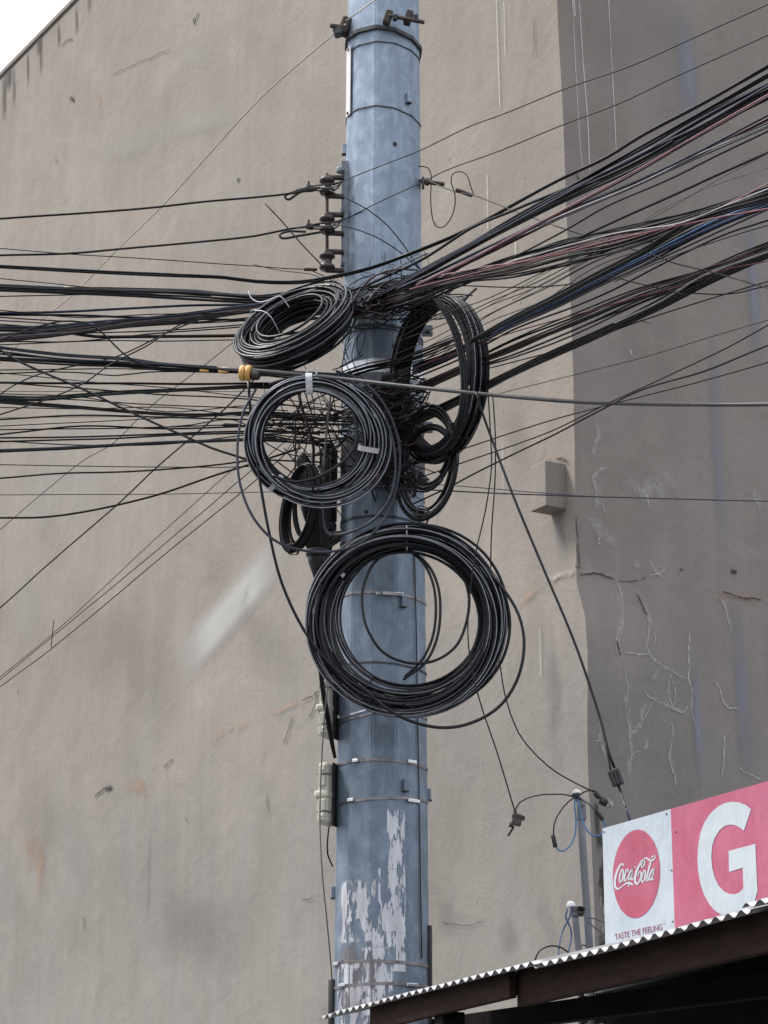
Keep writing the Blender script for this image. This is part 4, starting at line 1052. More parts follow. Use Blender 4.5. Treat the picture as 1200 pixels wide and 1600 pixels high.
# ------------------------------------------------------------------ terminal boxes
for (y0, y1, x), lab in zip(((1058, 1155, 513), (1192, 1291, 511)), ('upper cream terminal box strapped to the pole under the large coil', 'lower cream terminal box strapped to the pole between two steel straps')):
    t = empty('terminal_box', at(x, y1, 10.92), lab, 'terminal box')
    H = at(x, y0, 10.92).z - at(x, y1, 10.92).z
    c = at(x, (y0 + y1) / 2, 10.92)
    W = 23 * .00290
    Rz = Matrix.Rotation(-.35, 4, 'Z')
    Mx = Matrix.Translation(c) @ Rz
    box('backplate', (.010, .06, H), Mx @ Matrix.Translation((W * .46, .02, 0)), M['rubber'], t, .004)
    box('housing', (W * .75, .11, H * .97), Mx, M['cream'], t, .014, 3)
    for s in (-1, 1):
        lp_ = box('lid_panel', (W * .5, .012, H * .34), Mx @ Matrix.Translation((-.002, -.058, s * H * .27)), M['cream'], t, .005)
        lathe('lid_screw', [(.008, 0), (.008, .006), (.005, .009)], Mx @ Matrix.Translation((.004, -.064, s * H * .36)) @ Matrix.Rotation(math.pi / 2, 4, 'X'), M['tagwhite'], lp_, 10)
        o = tube('strap_wire', catmull([Mx @ Vector((W * .5, -.03, s * H * .30)), Mx @ Vector((.01, -.068, s * H * .29)), Mx @ Vector((-W * .4, -.05, s * H * .30))], .01), .003, M['darkmetal'], t)
    box('hinge_boss', (W * 1.05, .10, H * .12), Mx @ Matrix.Translation((-.006, -.012, -H * .02)), M['cream'], t, .012, 3)
    box('latch', (.010, .03, H * .5), Mx @ Matrix.Translation((-W * .48, -.02, -H * .2)), M['cream'], t, .004)

# ------------------------------------------------------------------ coils
class Frame:
    def __init__(s, c, e1, e2, R, R2=None):
        s.c, s.e1, s.e2 = c, e1.normalized(), e2.normalized()
        s.n = s.e1.cross(s.e2).normalized(); s.R = R; s.R2 = R2 or R
    def p(s, th, dr=0, dz=0):
        return s.c + s.e1 * ((s.R + dr) * math.cos(th)) + s.e2 * ((s.R2 + dr) * math.sin(th)) + s.n * dz
def wind(name, fr, turns, hr, hz, w, mt, parent, seed, wander=1.0, seg=56, pack=0.0, sides=7, stripe=None, sn=.8, so_=.55, sw_=.17):
    """one long cable laid round and round; it wanders inside a cross section 2 hr by 2 hz"""
    rnd = random.Random(seed)
    n = int(turns) + 3
    tgt = []
    for i in range(n):
        tgt.append((rnd.uniform(-1, 1), rnd.uniform(-1, 1), rnd.uniform(-1, 1) * wander, rnd.uniform(0, 6.28)))
    if pack:
        k = list(range(n)); ny = max(1, int(round(math.sqrt(n * hr / hz))))
        for i in range(n):
            row, colm = i // ny, i % ny
            tgt[i] = (-1 + 2 * (colm + .5) / ny + rnd.uniform(-.12, .12), -1 + 2 * (row + .5) / max(1, math.ceil(n / ny)) + rnd.uniform(-.12, .12), tgt[i][2], tgt[i][3])
    P = []
    tot = int(turns * seg)
    for i in range(tot + 1):
        th = 2 * math.pi * i / seg
        f = i / seg
        k = int(f); t = f - k; t = t * t * (3 - 2 * t)
        a, b = tgt[k], tgt[k + 1]
        u = a[0] + (b[0] - a[0]) * t
        v = a[1] + (b[1] - a[1]) * t
        exc = (a[2] + (b[2] - a[2]) * t) * math.sin(th + a[3] + (b[3] - a[3]) * t)
        u2 = u + .42 * exc + .25 * wander * noise.noise(Vector((f * 3.1, seed, 0)))
        v2 = v + .2 * exc + .25 * wander * noise.noise(Vector((f * 2.7, seed, 9)))
        P.append(fr.p(th + seed, hr * u2, hz * v2))
    if stripe:
        # thin strand added along the cable, its pale colour painting the jacket's highlight
        for a_, b_ in stripe:
            S = []
            for i in range(int(a_ * seg), min(len(P), int(b_ * seg) + 1)):
                o = (P[i] - fr.c); o -= fr.n * o.dot(fr.n); o.normalize()
                S.append(P[i] + (fr.n * sn + o * so_).normalized() * (w * .47))
            tube('highlight_strand', S, w * sw_, M['strand'], parent, 5)
    return tube(name, P, w / 2, M[mt], parent, sides)
def tie(name, fr, th, ra, rb, wd, mt, parent, dr=0):
    """tape or wire tie wrapped round the bundle at angle th"""
    vs, fs = [], []
    n = 14
    t = (fr.p(th + .01) - fr.p(th - .01)).normalized()
    o = (fr.p(th) - fr.c).normalized()
    c = fr.p(th, dr)
    for k in range(n):
        a = 2 * math.pi * k / n
        ca, sa = math.cos(a), math.sin(a)
        q = c + o * (ra * math.copysign(abs(ca) ** .6, ca)) + fr.n * (rb * math.copysign(abs(sa) ** .6, sa))
        vs += [q + t * (wd / 2), q - t * (wd / 2)]
    for k in range(n):
        k2 = (k + 1) % n
        fs.append((2 * k, 2 * k2, 2 * k2 + 1, 2 * k + 1))
    me = mesh(name, vs, fs)
    ob = link(name, me, M[mt], parent, False)
    sol = ob.modifiers.new('thick', 'SOLIDIFY'); sol.thickness = .003
    return ob
def loop(name, pts, w, mt, parent, closed=True, sides=8):
    P = [at(*p) for p in pts]
    if closed:
        C = catmull(P[-2:] + P + P[:2], .02)
        # keep only one turn
        Q = catmull([P[-1]] + P + [P[0], P[1]], .02)
        i0 = min(range(len(Q)), key=lambda i: (Q[i] - P[0]).length)
        i1 = max((i for i in range(len(Q)) if (Q[i] - P[0]).length < .03), default=len(Q) - 1)
        Q = Q[i0:i1]
    else:
        Q = catmull(P, .02)
    return tube(name, Q, w / 2, M[mt], parent, sides)
px = .00287
VX, VZ, VY = Vector((1, 0, 0)), Vector((0, 0, 1)), Vector((0, 1, 0))
# camera-facing directions for laying rings out in depth
CU = Vector((0, -SP, CP)); CF = Vector((0, CP, SP))   # up and forward as seen
# 1. tilted black coil
c1 = empty('cable_coil', at(462, 512, 10.55), 'fat tilted coil of black cable hanging under the insulators', 'cable coil')
ax = (VX * -.40 + CU * .79 - CF * .47).normalized()
e1 = (VX * math.cos(math.radians(27)) + CU * math.sin(math.radians(27)))
e1 = (e1 - ax * e1.dot(ax)).normalized(); e2 = ax.cross(e1)
f1 = Frame(at(461, 513, 10.55), e1, e2, 80 * px)
wind('winding', f1, 50, 23 * px, 25 * px, 4.6 * px, 'coilblack', c1, 3, .5, pack=1, stripe=[(45, 49)], so_=-.2, sw_=.07)
wind('outer_winding', Frame(f1.c + ax * .02, e1, e2, 92 * px), 10, 12 * px, 18 * px, 4.6 * px, 'coilblack', c1, 5, 1.6, stripe=[(1, 3), (5, 6.5)], so_=.1, sw_=.07)
tie('wire_tie', f1, 2.1, 30 * px, 29 * px, .004, 'tape', c1)
tube('tie_tail', catmull([at(388, 455, 10.4), at(392, 465, 10.4), at(405, 472, 10.38), at(420, 469, 10.36), at(437, 463, 10.35), at(452, 480, 10.4)], .01), .0028, M['tape'], c1)
# 2. open coil with white tape ties
c2 = empty('cable_coil', at(490, 688, 10.44), 'open round coil with white tape ties in front of the tangle', 'cable coil')
f2 = Frame(at(487, 686, 10.44), VX, (CU * .98 - CF * .2), 93 * px, 88 * px)
wind('winding', f2, 15, 15 * px, 7 * px, 5.6 * px, 'coilblack', c2, 21, .9, pack=1, stripe=[(0, 15)])
wind('loose_winding', Frame(at(502, 690, 10.42), VX, CU, 101 * px, 92 * px), 4, 9 * px, 6 * px, 5.4 * px, 'coilblack', c2, 23, 1.2, stripe=[(0, 4)])
loop('loose_turn', [(400, 608, 10.4), (380, 645, 10.4), (371, 700, 10.4), (376, 760, 10.4), (398, 812, 10.4), (432, 846, 10.4), (480, 861, 10.4), (530, 860, 10.4), (572, 842, 10.4), (604, 806, 10.4), (620, 760, 10.4), (625, 705, 10.4), (612, 655, 10.4), (590, 618, 10.4), (560, 592, 10.42), (525, 580, 10.44)], 4.2 * px, 'bluegrey', c2, False)
loop('loose_turn', [(420, 600, 10.42), (470, 588, 10.4), (530, 590, 10.38), (570, 612, 10.38), (600, 650, 10.38), (616, 700, 10.38), (617, 745, 10.38), (606, 785, 10.38), (580, 815, 10.4), (545, 832, 10.42), (515, 834, 10.5), (507, 815, 10.6), (505, 785, 10.65)], 4.2 * px, 'bluegrey', c2, False)
loop('loose_turn', [(545, 625, 10.38), (556, 660, 10.37), (557, 690, 10.37), (545, 712, 10.37), (520, 733, 10.37), (490, 748, 10.37), (455, 753, 10.38), (425, 742, 10.4)], 5 * px, 'coilblack', c2, False)
tie('tape_tie', f2, math.radians(92), 17 * px, 12 * px, .03, 'tape', c2)
tie('tape_tie', f2, math.radians(-10), 19 * px, 12 * px, .024, 'tape', c2)
tie('tape_tie', f2, math.radians(-128), 15 * px, 12 * px, .022, 'tape', c2)
tube('tie_tail', catmull([at(478, 578, 10.36), at(484, 590, 10.36), at(488, 598, 10.36)], .01), .005, M['tape'], c2)
tube('tie_tail', catmull([at(497, 575, 10.36), at(493, 588, 10.36), at(490, 598, 10.36)], .01), .005, M['tape'], c2)
# 3. tall narrow coil seen nearly edge on
c3 = empty('cable_coil', at(683, 590, 10.42), 'tall narrow flat coil seen almost edge on against the pole', 'cable coil')
e1 = Vector((.50, -.866, 0)); e2 = (VZ * .985 + e1 * .10)
e2 = (CU * .99 + VX * .06); e2 = (e2 - e1 * e2.dot(e1)).normalized()
f3 = Frame(at(682, 588, 10.42), e1, e2, 118 * px, 120 * px)
wind('winding', f3, 44, 9 * px, 17 * px, 4.8 * px, 'coilblack', c3, 31, .35, pack=1, seg=52)
wind('outer_winding', Frame(at(684, 592, 10.42), e1, e2, 122 * px, 127 * px), 9, 9 * px, 14 * px, 4.6 * px, 'coilblack', c3, 37, .9, seg=52, stripe=[(1, 2.2), (4, 5.3), (7, 8)], sn=.3, so_=.9, sw_=.10)
for k in range(3):
    loop('cable_tail', [(640 + 4 * k, 452 - k, 10.35), (656 + 4 * k, 450 + k, 10.3), (672 + 4 * k, 462 + k, 10.24), (690 + 4 * k, 484, 10.18), (706 + 4 * k, 515, 10.14), (716 + 4 * k, 550, 10.12), (722 + 4 * k, 600, 10.1), (717 + 4 * k, 650, 10.12), (703 + 4 * k, 690, 10.18), (684 + 4 * k, 708, 10.25)], 4.6 * px, 'coilblack', c3, False)
tie('wire_tie', f3, math.radians(-62), 16 * px, 20 * px, .012, 'rubber', c3)
# 4. smaller coil hanging below it
c4 = empty('cable_coil', at(668, 725, 10.55), 'smaller dusty coil hanging below the tall narrow coil', 'cable coil')
e1 = Vector((.72, -.69, 0)); e2 = (CU * .96 + VX * .30); e2 = (e2 - e1 * e2.dot(e1)).normalized()
f4 = Frame(at(668, 724, 10.52), e1, e2, 58 * px, 84 * px)
wind('winding', f4, 8, 8 * px, 9 * px, 4.6 * px, 'brownblack', c4, 41, .8, stripe=[(1, 2), (3, 4), (5, 6.2)], sw_=.10)
wind('loose_winding', Frame(at(672, 700, 10.5), e1, e2, 52 * px, 66 * px), 4, 9 * px, 9 * px, 4.6 * px, 'coilblack', c4, 43, 1.0)
wind('bottom_winding', Frame(at(664, 738, 10.5), e1, e2, 64 * px, 76 * px), 4, 7 * px, 7 * px, 4.8 * px, 'black', c4, 47, .8)
tie('wire_tie', f4, math.radians(20), 15 * px, 14 * px, .014, 'rubber', c4)
tie('wire_tie', f4, math.radians(-100), 14 * px, 14 * px, .010, 'rubber', c4)
# 5. large lower coil
c5 = empty('cable_coil', at(638, 970, 10.52), 'largest round coil of black cable hanging lowest on the pole', 'cable coil')
e2 = (VZ * .985 - VY * .10).normalized()
f5 = Frame(at(638, 968, 10.52), VX, e2, 130 * px, 128 * px)
wind('winding', f5, 34, 19 * px, 14 * px, 4.8 * px, 'coilblack', c5, 51, 1.5, seg=64, stripe=[(k + .3, k + .3 + f) for k, f in ((0, .8), (3, 1.1), (6, .7), (9, 1.0), (12, .9), (15, 1.2), (18, .8), (21, 1.1), (24, .9), (27, 1.2), (30, 1.0), (32, .9))], sw_=.11)
wind('outer_winding', Frame(at(640, 972, 10.5), VX, e2, 142 * px, 138 * px), 8, 9 * px, 9 * px, 5.0 * px, 'coilblack', c5, 53, 1.5, seg=64, stripe=[(.2, 7.6)], sw_=.12)
wind('left_winding', Frame(at(630, 974, 10.47), VX, e2, 140 * px, 136 * px), 7, 16 * px, 9 * px, 5.0 * px, 'coilblack', c5, 55, 1.2, seg=64, stripe=[(.2, 4.6)], sw_=.12)
wind('inner_winding', Frame(at(640, 962, 10.55), VX, e2, 110 * px, 107 * px), 4, 6 * px, 9 * px, 4.6 * px, 'black', c5, 57, 1.2, seg=64, stripe=[(.2, 3.6)], sw_=.12)
loop('loose_turn', [(560, 1068, 10.4), (600, 1104, 10.4), (640, 1126, 10.4), (690, 1137, 10.4), (735, 1130, 10.4), (780, 1104, 10.4), (808, 1062, 10.4), (819, 1010, 10.4), (812, 965, 10.42), (790, 925, 10.44), (760, 890, 10.46), (735, 858, 10.48)], 5 * px, 'coilblack', c5, False)
loop('loose_turn', [(634, 858, 10.5), (590, 874, 10.5), (570, 910, 10.48), (566, 945, 10.46), (575, 985, 10.44), (600, 1020, 10.44), (640, 1036, 10.44), (680, 1032, 10.46), (712, 1010, 10.48), (728, 975, 10.5), (733, 935, 10.52), (725, 900, 10.54)], 4.6 * px, 'coilblack', c5, False)
loop('loose_turn', [(635, 857, 10.52), (660, 878, 10.5), (676, 910, 10.48), (681, 950, 10.47), (676, 995, 10.47), (660, 1030, 10.47), (632, 1058, 10.48)], 4.6 * px, 'coilblack', c5, False)
loop('loose_turn', [(637, 858, 10.52), (668, 882, 10.5), (684, 915, 10.48), (688, 955, 10.47), (682, 1000, 10.47), (664, 1036, 10.47), (630, 1062, 10.48)], 4.6 * px, 'coilblack', c5, False)
tie('wire_tie', f5, math.radians(91), 20 * px, 17 * px, .005, 'tape', c5)
tie('wire_tie', f5, math.radians(-121), 24 * px, 18 * px, .004, 'dusty', c5)
tie('tape_tie', f5, math.radians(-214), 4 * px, 18 * px, .02, 'tape', c5, -6 * px)
# 6. small hanging loops under the white-tied coil
c6 = empty('cable_coil', at(468, 800, 10.6), 'small narrow hank of cable hanging behind the big loose loop', 'cable coil')
f6 = Frame(at(470, 792, 10.62), Vector((.75, -.66, 0)), (CU * .98 + VX * .13).normalized(), 34 * px, 66 * px)
wind('winding', f6, 8, 8 * px, 9 * px, 5 * px, 'black', c6, 61, .9)
wind('inner_winding', Frame(at(476, 782, 10.62), Vector((.75, -.66, 0)), CU, 22 * px, 60 * px), 4, 5 * px, 6 * px, 5 * px, 'coilblack', c6, 63, .9)
tie('wire_tie', f6, math.radians(-95), 11 * px, 12 * px, .014, 'dusty', c6)

# ------------------------------------------------------------------ splice closures behind the coils
def closure(label, top, bot, r, Y):
    a, b = at(top[0], top[1], Y), at(bot[0], bot[1], Y)
    L = (b - a).length
    t = empty('splice_closure', b, label, 'splice closure')
    Mz = zalign(b - a, a)
    lathe('dome', [(r * .2, 0), (r * .55, r * .25), (r * .85, r * .8), (r * .92, r * 1.4), (r * .92, L * .80)], Mz, M['rubber'], t, 16)
    lathe('clamp_ring', [(r * .94, L * .80), (r * 1.02, L * .81), (r * 1.02, L * .86), (r * .94, L * .87)], Mz, M['darkmetal'], t, 16)
    lathe('cable_entry', [(r * .9, L * .87), (r * .8, L * .94), (r * .45, L * 1.08), (r * .2, L * 1.16)], Mz, M['rubber'], t, 16)
    for k in range(4):
        an = k * 1.57 + .5
        off = Mz.to_3x3() @ Vector((r * .95 * math.cos(an), r * .95 * math.sin(an), 0))
        ax_ = (b - a).normalized()
        rod('rib', a + off + ax_ * r, a + off + ax_ * (L * .78), .005, M['rubber'], t, 6)
closure('big black splice dome hanging upright between the hank and the pole', (494, 745), (497, 888), 19 * px, 10.78)
closure('slim black splice dome peeking through the white-tied coil', (474, 708), (478, 800), 10 * px, 10.76)
closure('second black splice dome tucked behind the upright one by the pole', (514, 690), (512, 850), 14 * px, 10.95)
closure('short black splice body beside the pole just above the large coil', (535, 832), (508, 850), 9 * px, 10.84)
for (x, y, l), lab in zip(((362, 664, 14), (420, 684, 12), (462, 668, 14)), ('small grey splice sleeve just outside the white-tied coil', 'lower dusty splice sleeve inside the white-tied coil', 'upper dusty splice sleeve inside the white-tied coil')):
    a, b = at(x - l, y, 10.8), at(x + l, y + 1, 10.8)
    tag(lathe('splice_sleeve', [(.005, 0), (.009, .01), (.008, (b - a).length * .5), (.009, (b - a).length - .01), (.006, (b - a).length)], zalign(b - a, a), M['dusty'], None, 10), lab, 'splice')
# upright cables seen through coil 2
cable('reddish brown cable standing upright inside the white-tied coil', 'maroon', 5, 'X', [(466, 612, 10.8), (474, 645, 10.78), (482, 668, 10.77), (490, 700, 10.78), (488, 745, 10.78)], dy=0)
cable('pale straight wire hanging upright inside the white-tied coil', 'grey', 3.4, 'X', [(517, 616, 10.6), (512, 660, 10.6), (508, 700, 10.6), (505, 742, 10.6)], dy=0)
cable('dark wire standing upright beside the pale one in the white-tied coil', 'brownblack', 2.4, 'X', [(461, 655, 10.78), (462, 690, 10.76), (461, 735, 10.76)], dy=0)

# ------------------------------------------------------------------ the tangle of loose tails round the pole: nobody could count it
def tangle(name, label, n, x0, x1, y0, y1, Y0, Y1, seed, ang=None, wr=(1.2, 3.0), ln=(30, 90), da=.35):
    rnd = random.Random(seed)
    vs, fs, mi = [], [], []
    mats = ['black', 'brownblack', 'dusty', 'maroon', 'black', 'coilblack', 'brownblack', 'black', 'bluegrey', 'black', 'dusty', 'mauve']
    for i in range(n):
        a = rnd.uniform(0, 3.14) if ang is None else rnd.gauss(ang, da)
        L = rnd.uniform(*ln)
        cx, cy = rnd.uniform(x0, x1), rnd.uniform(y0, y1)
        Y = rnd.uniform(Y0, Y1)
        P = []
        b = rnd.uniform(-1, 1) * L * .30
        for t in (-.5, -.25, 0, .25, .5):
            s = math.sin((t + .5) * math.pi)
            P.append(at(cx + math.cos(a) * L * t - math.sin(a) * b * s + rnd.uniform(-.4, .4), cy - math.sin(a) * L * t - math.cos(a) * b * s + rnd.uniform(-.4, .4), Y + rnd.uniform(-.06, .06)))
        v, f = tube_geo(catmull(P, .02), rnd.uniform(*wr) * px / 2, 5, False, len(vs))
        vs += v; fs += f; mi += [i % len(mats)] * len(f)
    me = mesh(name, vs, fs)
    for k in mats: me.materials.append(M[k])
    me.polygons.foreach_set('material_index', mi)
    o = link(name, me, None, None, True)
    return tag(o, label, 'wires', None, 'stuff')
tangle('loose_wires', 'tangle of loose wire tails seen through the white-tied coil', 48, 425, 555, 615, 750, 10.65, 10.85, 1, None, (1, 2.6), (60, 150))
tangle('loose_wires', 'knot of wires crossing the pole between the topmost coil and the tall coil', 95, 560, 690, 446, 488, 10.42, 10.74, 2, .32, (1.6, 3.4), (60, 130), .16)
tangle('loose_wires', 'mess of wire tails on the pole inside the tall narrow coil', 90, 575, 640, 590, 650, 10.5, 10.76, 3, .32, (1.6, 3.6), (50, 100), .2)
tangle('loose_wires', 'dark nest of wire tails on the pole beside the white-tied coil', 90, 580, 650, 660, 765, 10.55, 10.76, 4, None, (1.2, 3.2), (30, 80))
tangle('loose_wires', 'stray hair-thin wire tails above the topmost coil', 16, 470, 690, 400, 450, 10.6, 10.8, 5, None, (.8, 1.4), (20, 50))
bundle('COL cable slanting over the bare pole between the topmost coil and the white-tied coil', 'cables slanting over the bare pole', 5, ['black', 'brownblack', 'maroon', 'black'], (2, 3.6), 'X', [(530, 590, 8, 10.72), (575, 575, 8, 10.66), (620, 566, 7, 10.62), (665, 552, 9, 10.6), (720, 530, 9, 10.6)], .02)
tangle('loose_wires', 'wire tails between the topmost coil and the pole', 9, 540, 580, 510, 580, 10.7, 10.79, 6, 1.1, (1, 2), (40, 80))
tb = empty('tap_box', at(596, 752, 10.72), 'small faded pink label box in the wire nest on the pole', 'tap box')
box('housing', (.06, .04, .03), Matrix.Translation(at(588, 746, 10.7)), M['pink'], tb, .005)
box('mount', (.10, .03, .05), Matrix.Translation(at(592, 742, 10.74)), M['rust'], tb, .006)
tb = empty('tap_box', at(600, 706, 10.72), 'dark rusty wiring box half hidden on the pole behind the loose loop', 'tap box')
box('housing', (.11, .06, .16), Matrix.Translation(at(603, 705, 10.73)), M['rust'], tb, .012)
box('lid', (.09, .02, .13), Matrix.Translation(at(603, 705, 10.69)), M['darkmetal'], tb, .008)
br = empty('cross_bracket', at(640, 752, 10.72), 'dark steel cross bracket on the pole under the smaller hanging coil', 'bracket')
box('bar', (.13, .035, .022), Matrix.Translation(at(640, 746, 10.74)) @ Matrix.Rotation(-.25, 4, 'Y'), M['darkmetal'], br, .004)
box('base', (.10, .05, .05), Matrix.Translation(at(652, 757, 10.78)), M['darkmetal'], br, .006)
rod('bolt', at(650, 738, 10.72), at(648, 775, 10.70), .008, M['rust'], br)

# ------------------------------------------------------------------ shop with tin roof
A = at(505, 1588, 10.2); B = at(1200, 1413, 6.7)
RD = (B - A); RL = RD.length; RD.normalize()
QD = Vector((RD.y, -RD.x, 0)).normalized()
if QD.x < 0: QD = -QD
TANP = math.tan(math.radians(13.4))
def rp(s, q, h=0.0): return A + RD * s + QD * q + Vector((0, 0, q * TANP + h))
def s_of(px_): # roof edge station seen at pixel column px_
    lo, hi = -1.0, RL + 3
    for _ in range(40):
        m = (lo + hi) / 2
        p = A + RD * m
        v = p - CAM
        x = 600 + F * v.x / depth(p)
        if x < px_: lo = m
        else: hi = m
    return lo
shop = empty('shop_roof', A + Vector((0, 0, -A.z)), 'corrugated tin canopy on dark timber in front of the sign', 'canopy')
PITCHW, AMP = .076, .0080
edges = [(505, 523, -.010, -.006, 0), (521, 588, -.004, -.001, .0), (586, 672, .0, .001, .001), (670, 836, -.004, .001, -.001), (834, 1062, .0, -.013, .002), (1060, 1172, .004, -.008, .002), (1170, None, -.02, .010, .006)]
for k, (x0, x1, dq, dh, t) in enumerate(edges):
    s0 = s_of(x0); s1 = s_of(x1) if x1 else RL + 2.4
    n = max(6, int((s1 - s0) / PITCHW * 10))
    vs, fs = [], []
    qs = [dq, .05, .35, .9, 1.5]
    for q in qs:
        for i in range(n + 1):
            s = s0 + (s1 - s0) * i / n
            wob = .0025 * noise.noise(Vector((s * 2.1, q, k)))
            vs.append(rp(s, q, dh + AMP * math.cos(2 * math.pi * s / PITCHW) + wob + t * (i / n)))
    for j in range(len(qs) - 1):
        for i in range(n):
            a_ = j * (n + 1) + i
            fs.append((a_, a_ + n + 1, a_ + n + 2, a_ + 1))
    o = link('roof_sheet', mesh('roof_sheet', vs, fs), M['zinc'], shop, True)
    sm = o.modifiers.new('thick', 'SOLIDIFY'); sm.thickness = .0018
def beam(name, s0, s1, q, ztop0, ztop1, h, th, mat, parent=shop, dz=0):
    P0, P1 = A + RD * s0 + QD * q, A + RD * s1 + QD * q
    P0.z, P1.z = ztop0 - h / 2, ztop1 - h / 2
    d = P1 - P0
    L = d.length; d.normalize()
    up = QD.cross(d).normalized()
    if up.z < 0: up = -up
    return box(name, (L, th, h), basis(d, QD, up, (P0 + P1) / 2), mat, parent, .004)
zr = lambda s, q: rp(s, q).z
sa, sb = s_of(557), s_of(772)
beam('fascia_board', sa, sb, .07, zr(sa, .07) - .012, zr(sb, .07) - .006, .092, .03, M['wood'])
beam('fascia_board', sb - .02, RL + 2.3, .11, zr(sb, .11) - .008, zr(RL + 2.3, .11) + .0, .128, .035, M['wood'])
for x in (640, 800, 960, 1110):
    s = s_of(x)
    d = (QD + Vector((0, 0, TANP))).normalized()
    c = rp(s + .05, .80, -.055)
    box('rafter', (1.36, .045, .075), basis(d, RD, d.cross(RD), c), M['darkwood'], shop, .003)
for q in (.62, 1.15):
    beam('purlin', sa, RL + 2.3, q, zr(sa, q) - .014, zr(RL + 2.3, q) - .0, .05, .05, M['darkwood'])
# lower tie beam and posts
P = A + QD * .75
lo = onplane(860, 1567, (P.x, P.y), (RD.x, RD.y)); lo2 = onplane(700, 1590, (P.x, P.y), (RD.x, RD.y))
s0 = (lo2 - A).dot(RD); s1 = (lo - A).dot(RD)
sl_ = (lo.z - lo2.z) / (s1 - s0)
beam('tie_beam', s0 - .35, RL + 2.2, .75, lo2.z - .35 * sl_, lo2.z + sl_ * (RL + 2.2 - s0), .085, .06, M['darkwood'])
def post(px_, q, w):
    s = s_of(px_)
    p = A + RD * s + QD * q
    zt_ = zr(s, q) - .10
    box('post', (w, w, zt_ - .12), basis(RD, QD, VZ, Vector((p.x, p.y, (zt_ + .12) / 2))), M['darkwood'], shop, .004)
post(655, .12, .09)
# the shop front set back under the canopy
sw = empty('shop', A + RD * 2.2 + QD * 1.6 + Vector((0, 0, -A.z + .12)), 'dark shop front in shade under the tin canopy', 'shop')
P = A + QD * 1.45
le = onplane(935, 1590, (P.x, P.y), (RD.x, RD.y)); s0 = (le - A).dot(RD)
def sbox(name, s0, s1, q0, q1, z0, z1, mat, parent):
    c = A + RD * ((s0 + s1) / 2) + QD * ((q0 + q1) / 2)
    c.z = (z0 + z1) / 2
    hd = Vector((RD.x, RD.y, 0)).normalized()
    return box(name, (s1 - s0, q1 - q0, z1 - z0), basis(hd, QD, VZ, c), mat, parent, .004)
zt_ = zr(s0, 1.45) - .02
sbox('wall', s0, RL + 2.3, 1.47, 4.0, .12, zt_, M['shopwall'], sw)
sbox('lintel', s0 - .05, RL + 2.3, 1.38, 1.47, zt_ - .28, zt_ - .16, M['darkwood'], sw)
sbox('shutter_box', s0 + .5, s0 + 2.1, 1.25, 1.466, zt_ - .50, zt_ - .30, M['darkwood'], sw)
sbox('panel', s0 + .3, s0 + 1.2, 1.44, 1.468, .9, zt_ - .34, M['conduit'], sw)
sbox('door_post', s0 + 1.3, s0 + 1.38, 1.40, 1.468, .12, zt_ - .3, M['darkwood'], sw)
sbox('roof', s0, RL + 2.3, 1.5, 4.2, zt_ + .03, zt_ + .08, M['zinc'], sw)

# ------------------------------------------------------------------ sign
sg0 = at(945, 1295, 9.0)
SG = Vector((math.sin(math.radians(27.6)), -math.cos(math.radians(27.6)), 0))
def sp(px_, py_, off=0.0): return onplane(px_, py_, (sg0.x, sg0.y), (SG.x, SG.y), off)
SNN = Vector((SG.y, -SG.x, 0)).normalized()
if SNN.dot(CAM - sg0) < 0: SNN = -SNN
o0 = sp(945.5, 1295)
def uv(px_, py_):
    P = sp(px_, py_) - o0
    return P.dot(SG), P.z
def s3(u, v, off): return o0 + SG * u + VZ * v + SNN * off
u1 = uv(1200, 1222)[0] + 2.4
sgn = empty('shop_sign', s3(0, -.62, 0), 'faded red and white soft drink shop sign standing above the tin canopy', 'sign')
slope = uv(1200, 1222)[1] / uv(1200, 1222)[0]
def top(u): return slope * u
ud = uv(1053, 1264)[0]; udb = uv(1058, 1447)[0]; um = (ud + udb) / 2
ub = uv(952, 1478)[0]
def gridpanel(name, u0, u1, v0f, v1f, off, mat, th=.02):
    nu, nv = max(4, int((u1 - u0) / .05)), 12
    vs, fs = [], []
    for j in range(nv + 1):
        for i in range(nu + 1):
            u = u0 + (u1 - u0) * i / nu
            v = v0f(u) + (v1f(u) - v0f(u)) * j / nv
            w = 0
            vs.append(s3(u, v, off + w))
    for j in range(nv):
        for i in range(nu):
            a_ = j * (nu + 1) + i
            fs.append((a_, a_ + 1, a_ + nu + 2, a_ + nu + 1))
    o = link(name, mesh(name, vs, fs), M[mat], sgn, True)
    return o
def wv(u, v): return 0.0
bot = lambda u: -.50 + slope * u * .6
gridpanel('white_panel', 0, um, bot, top, .012, 'signwhite')
gridpanel('red_panel', um, u1, bot, top, .012, 'signred')
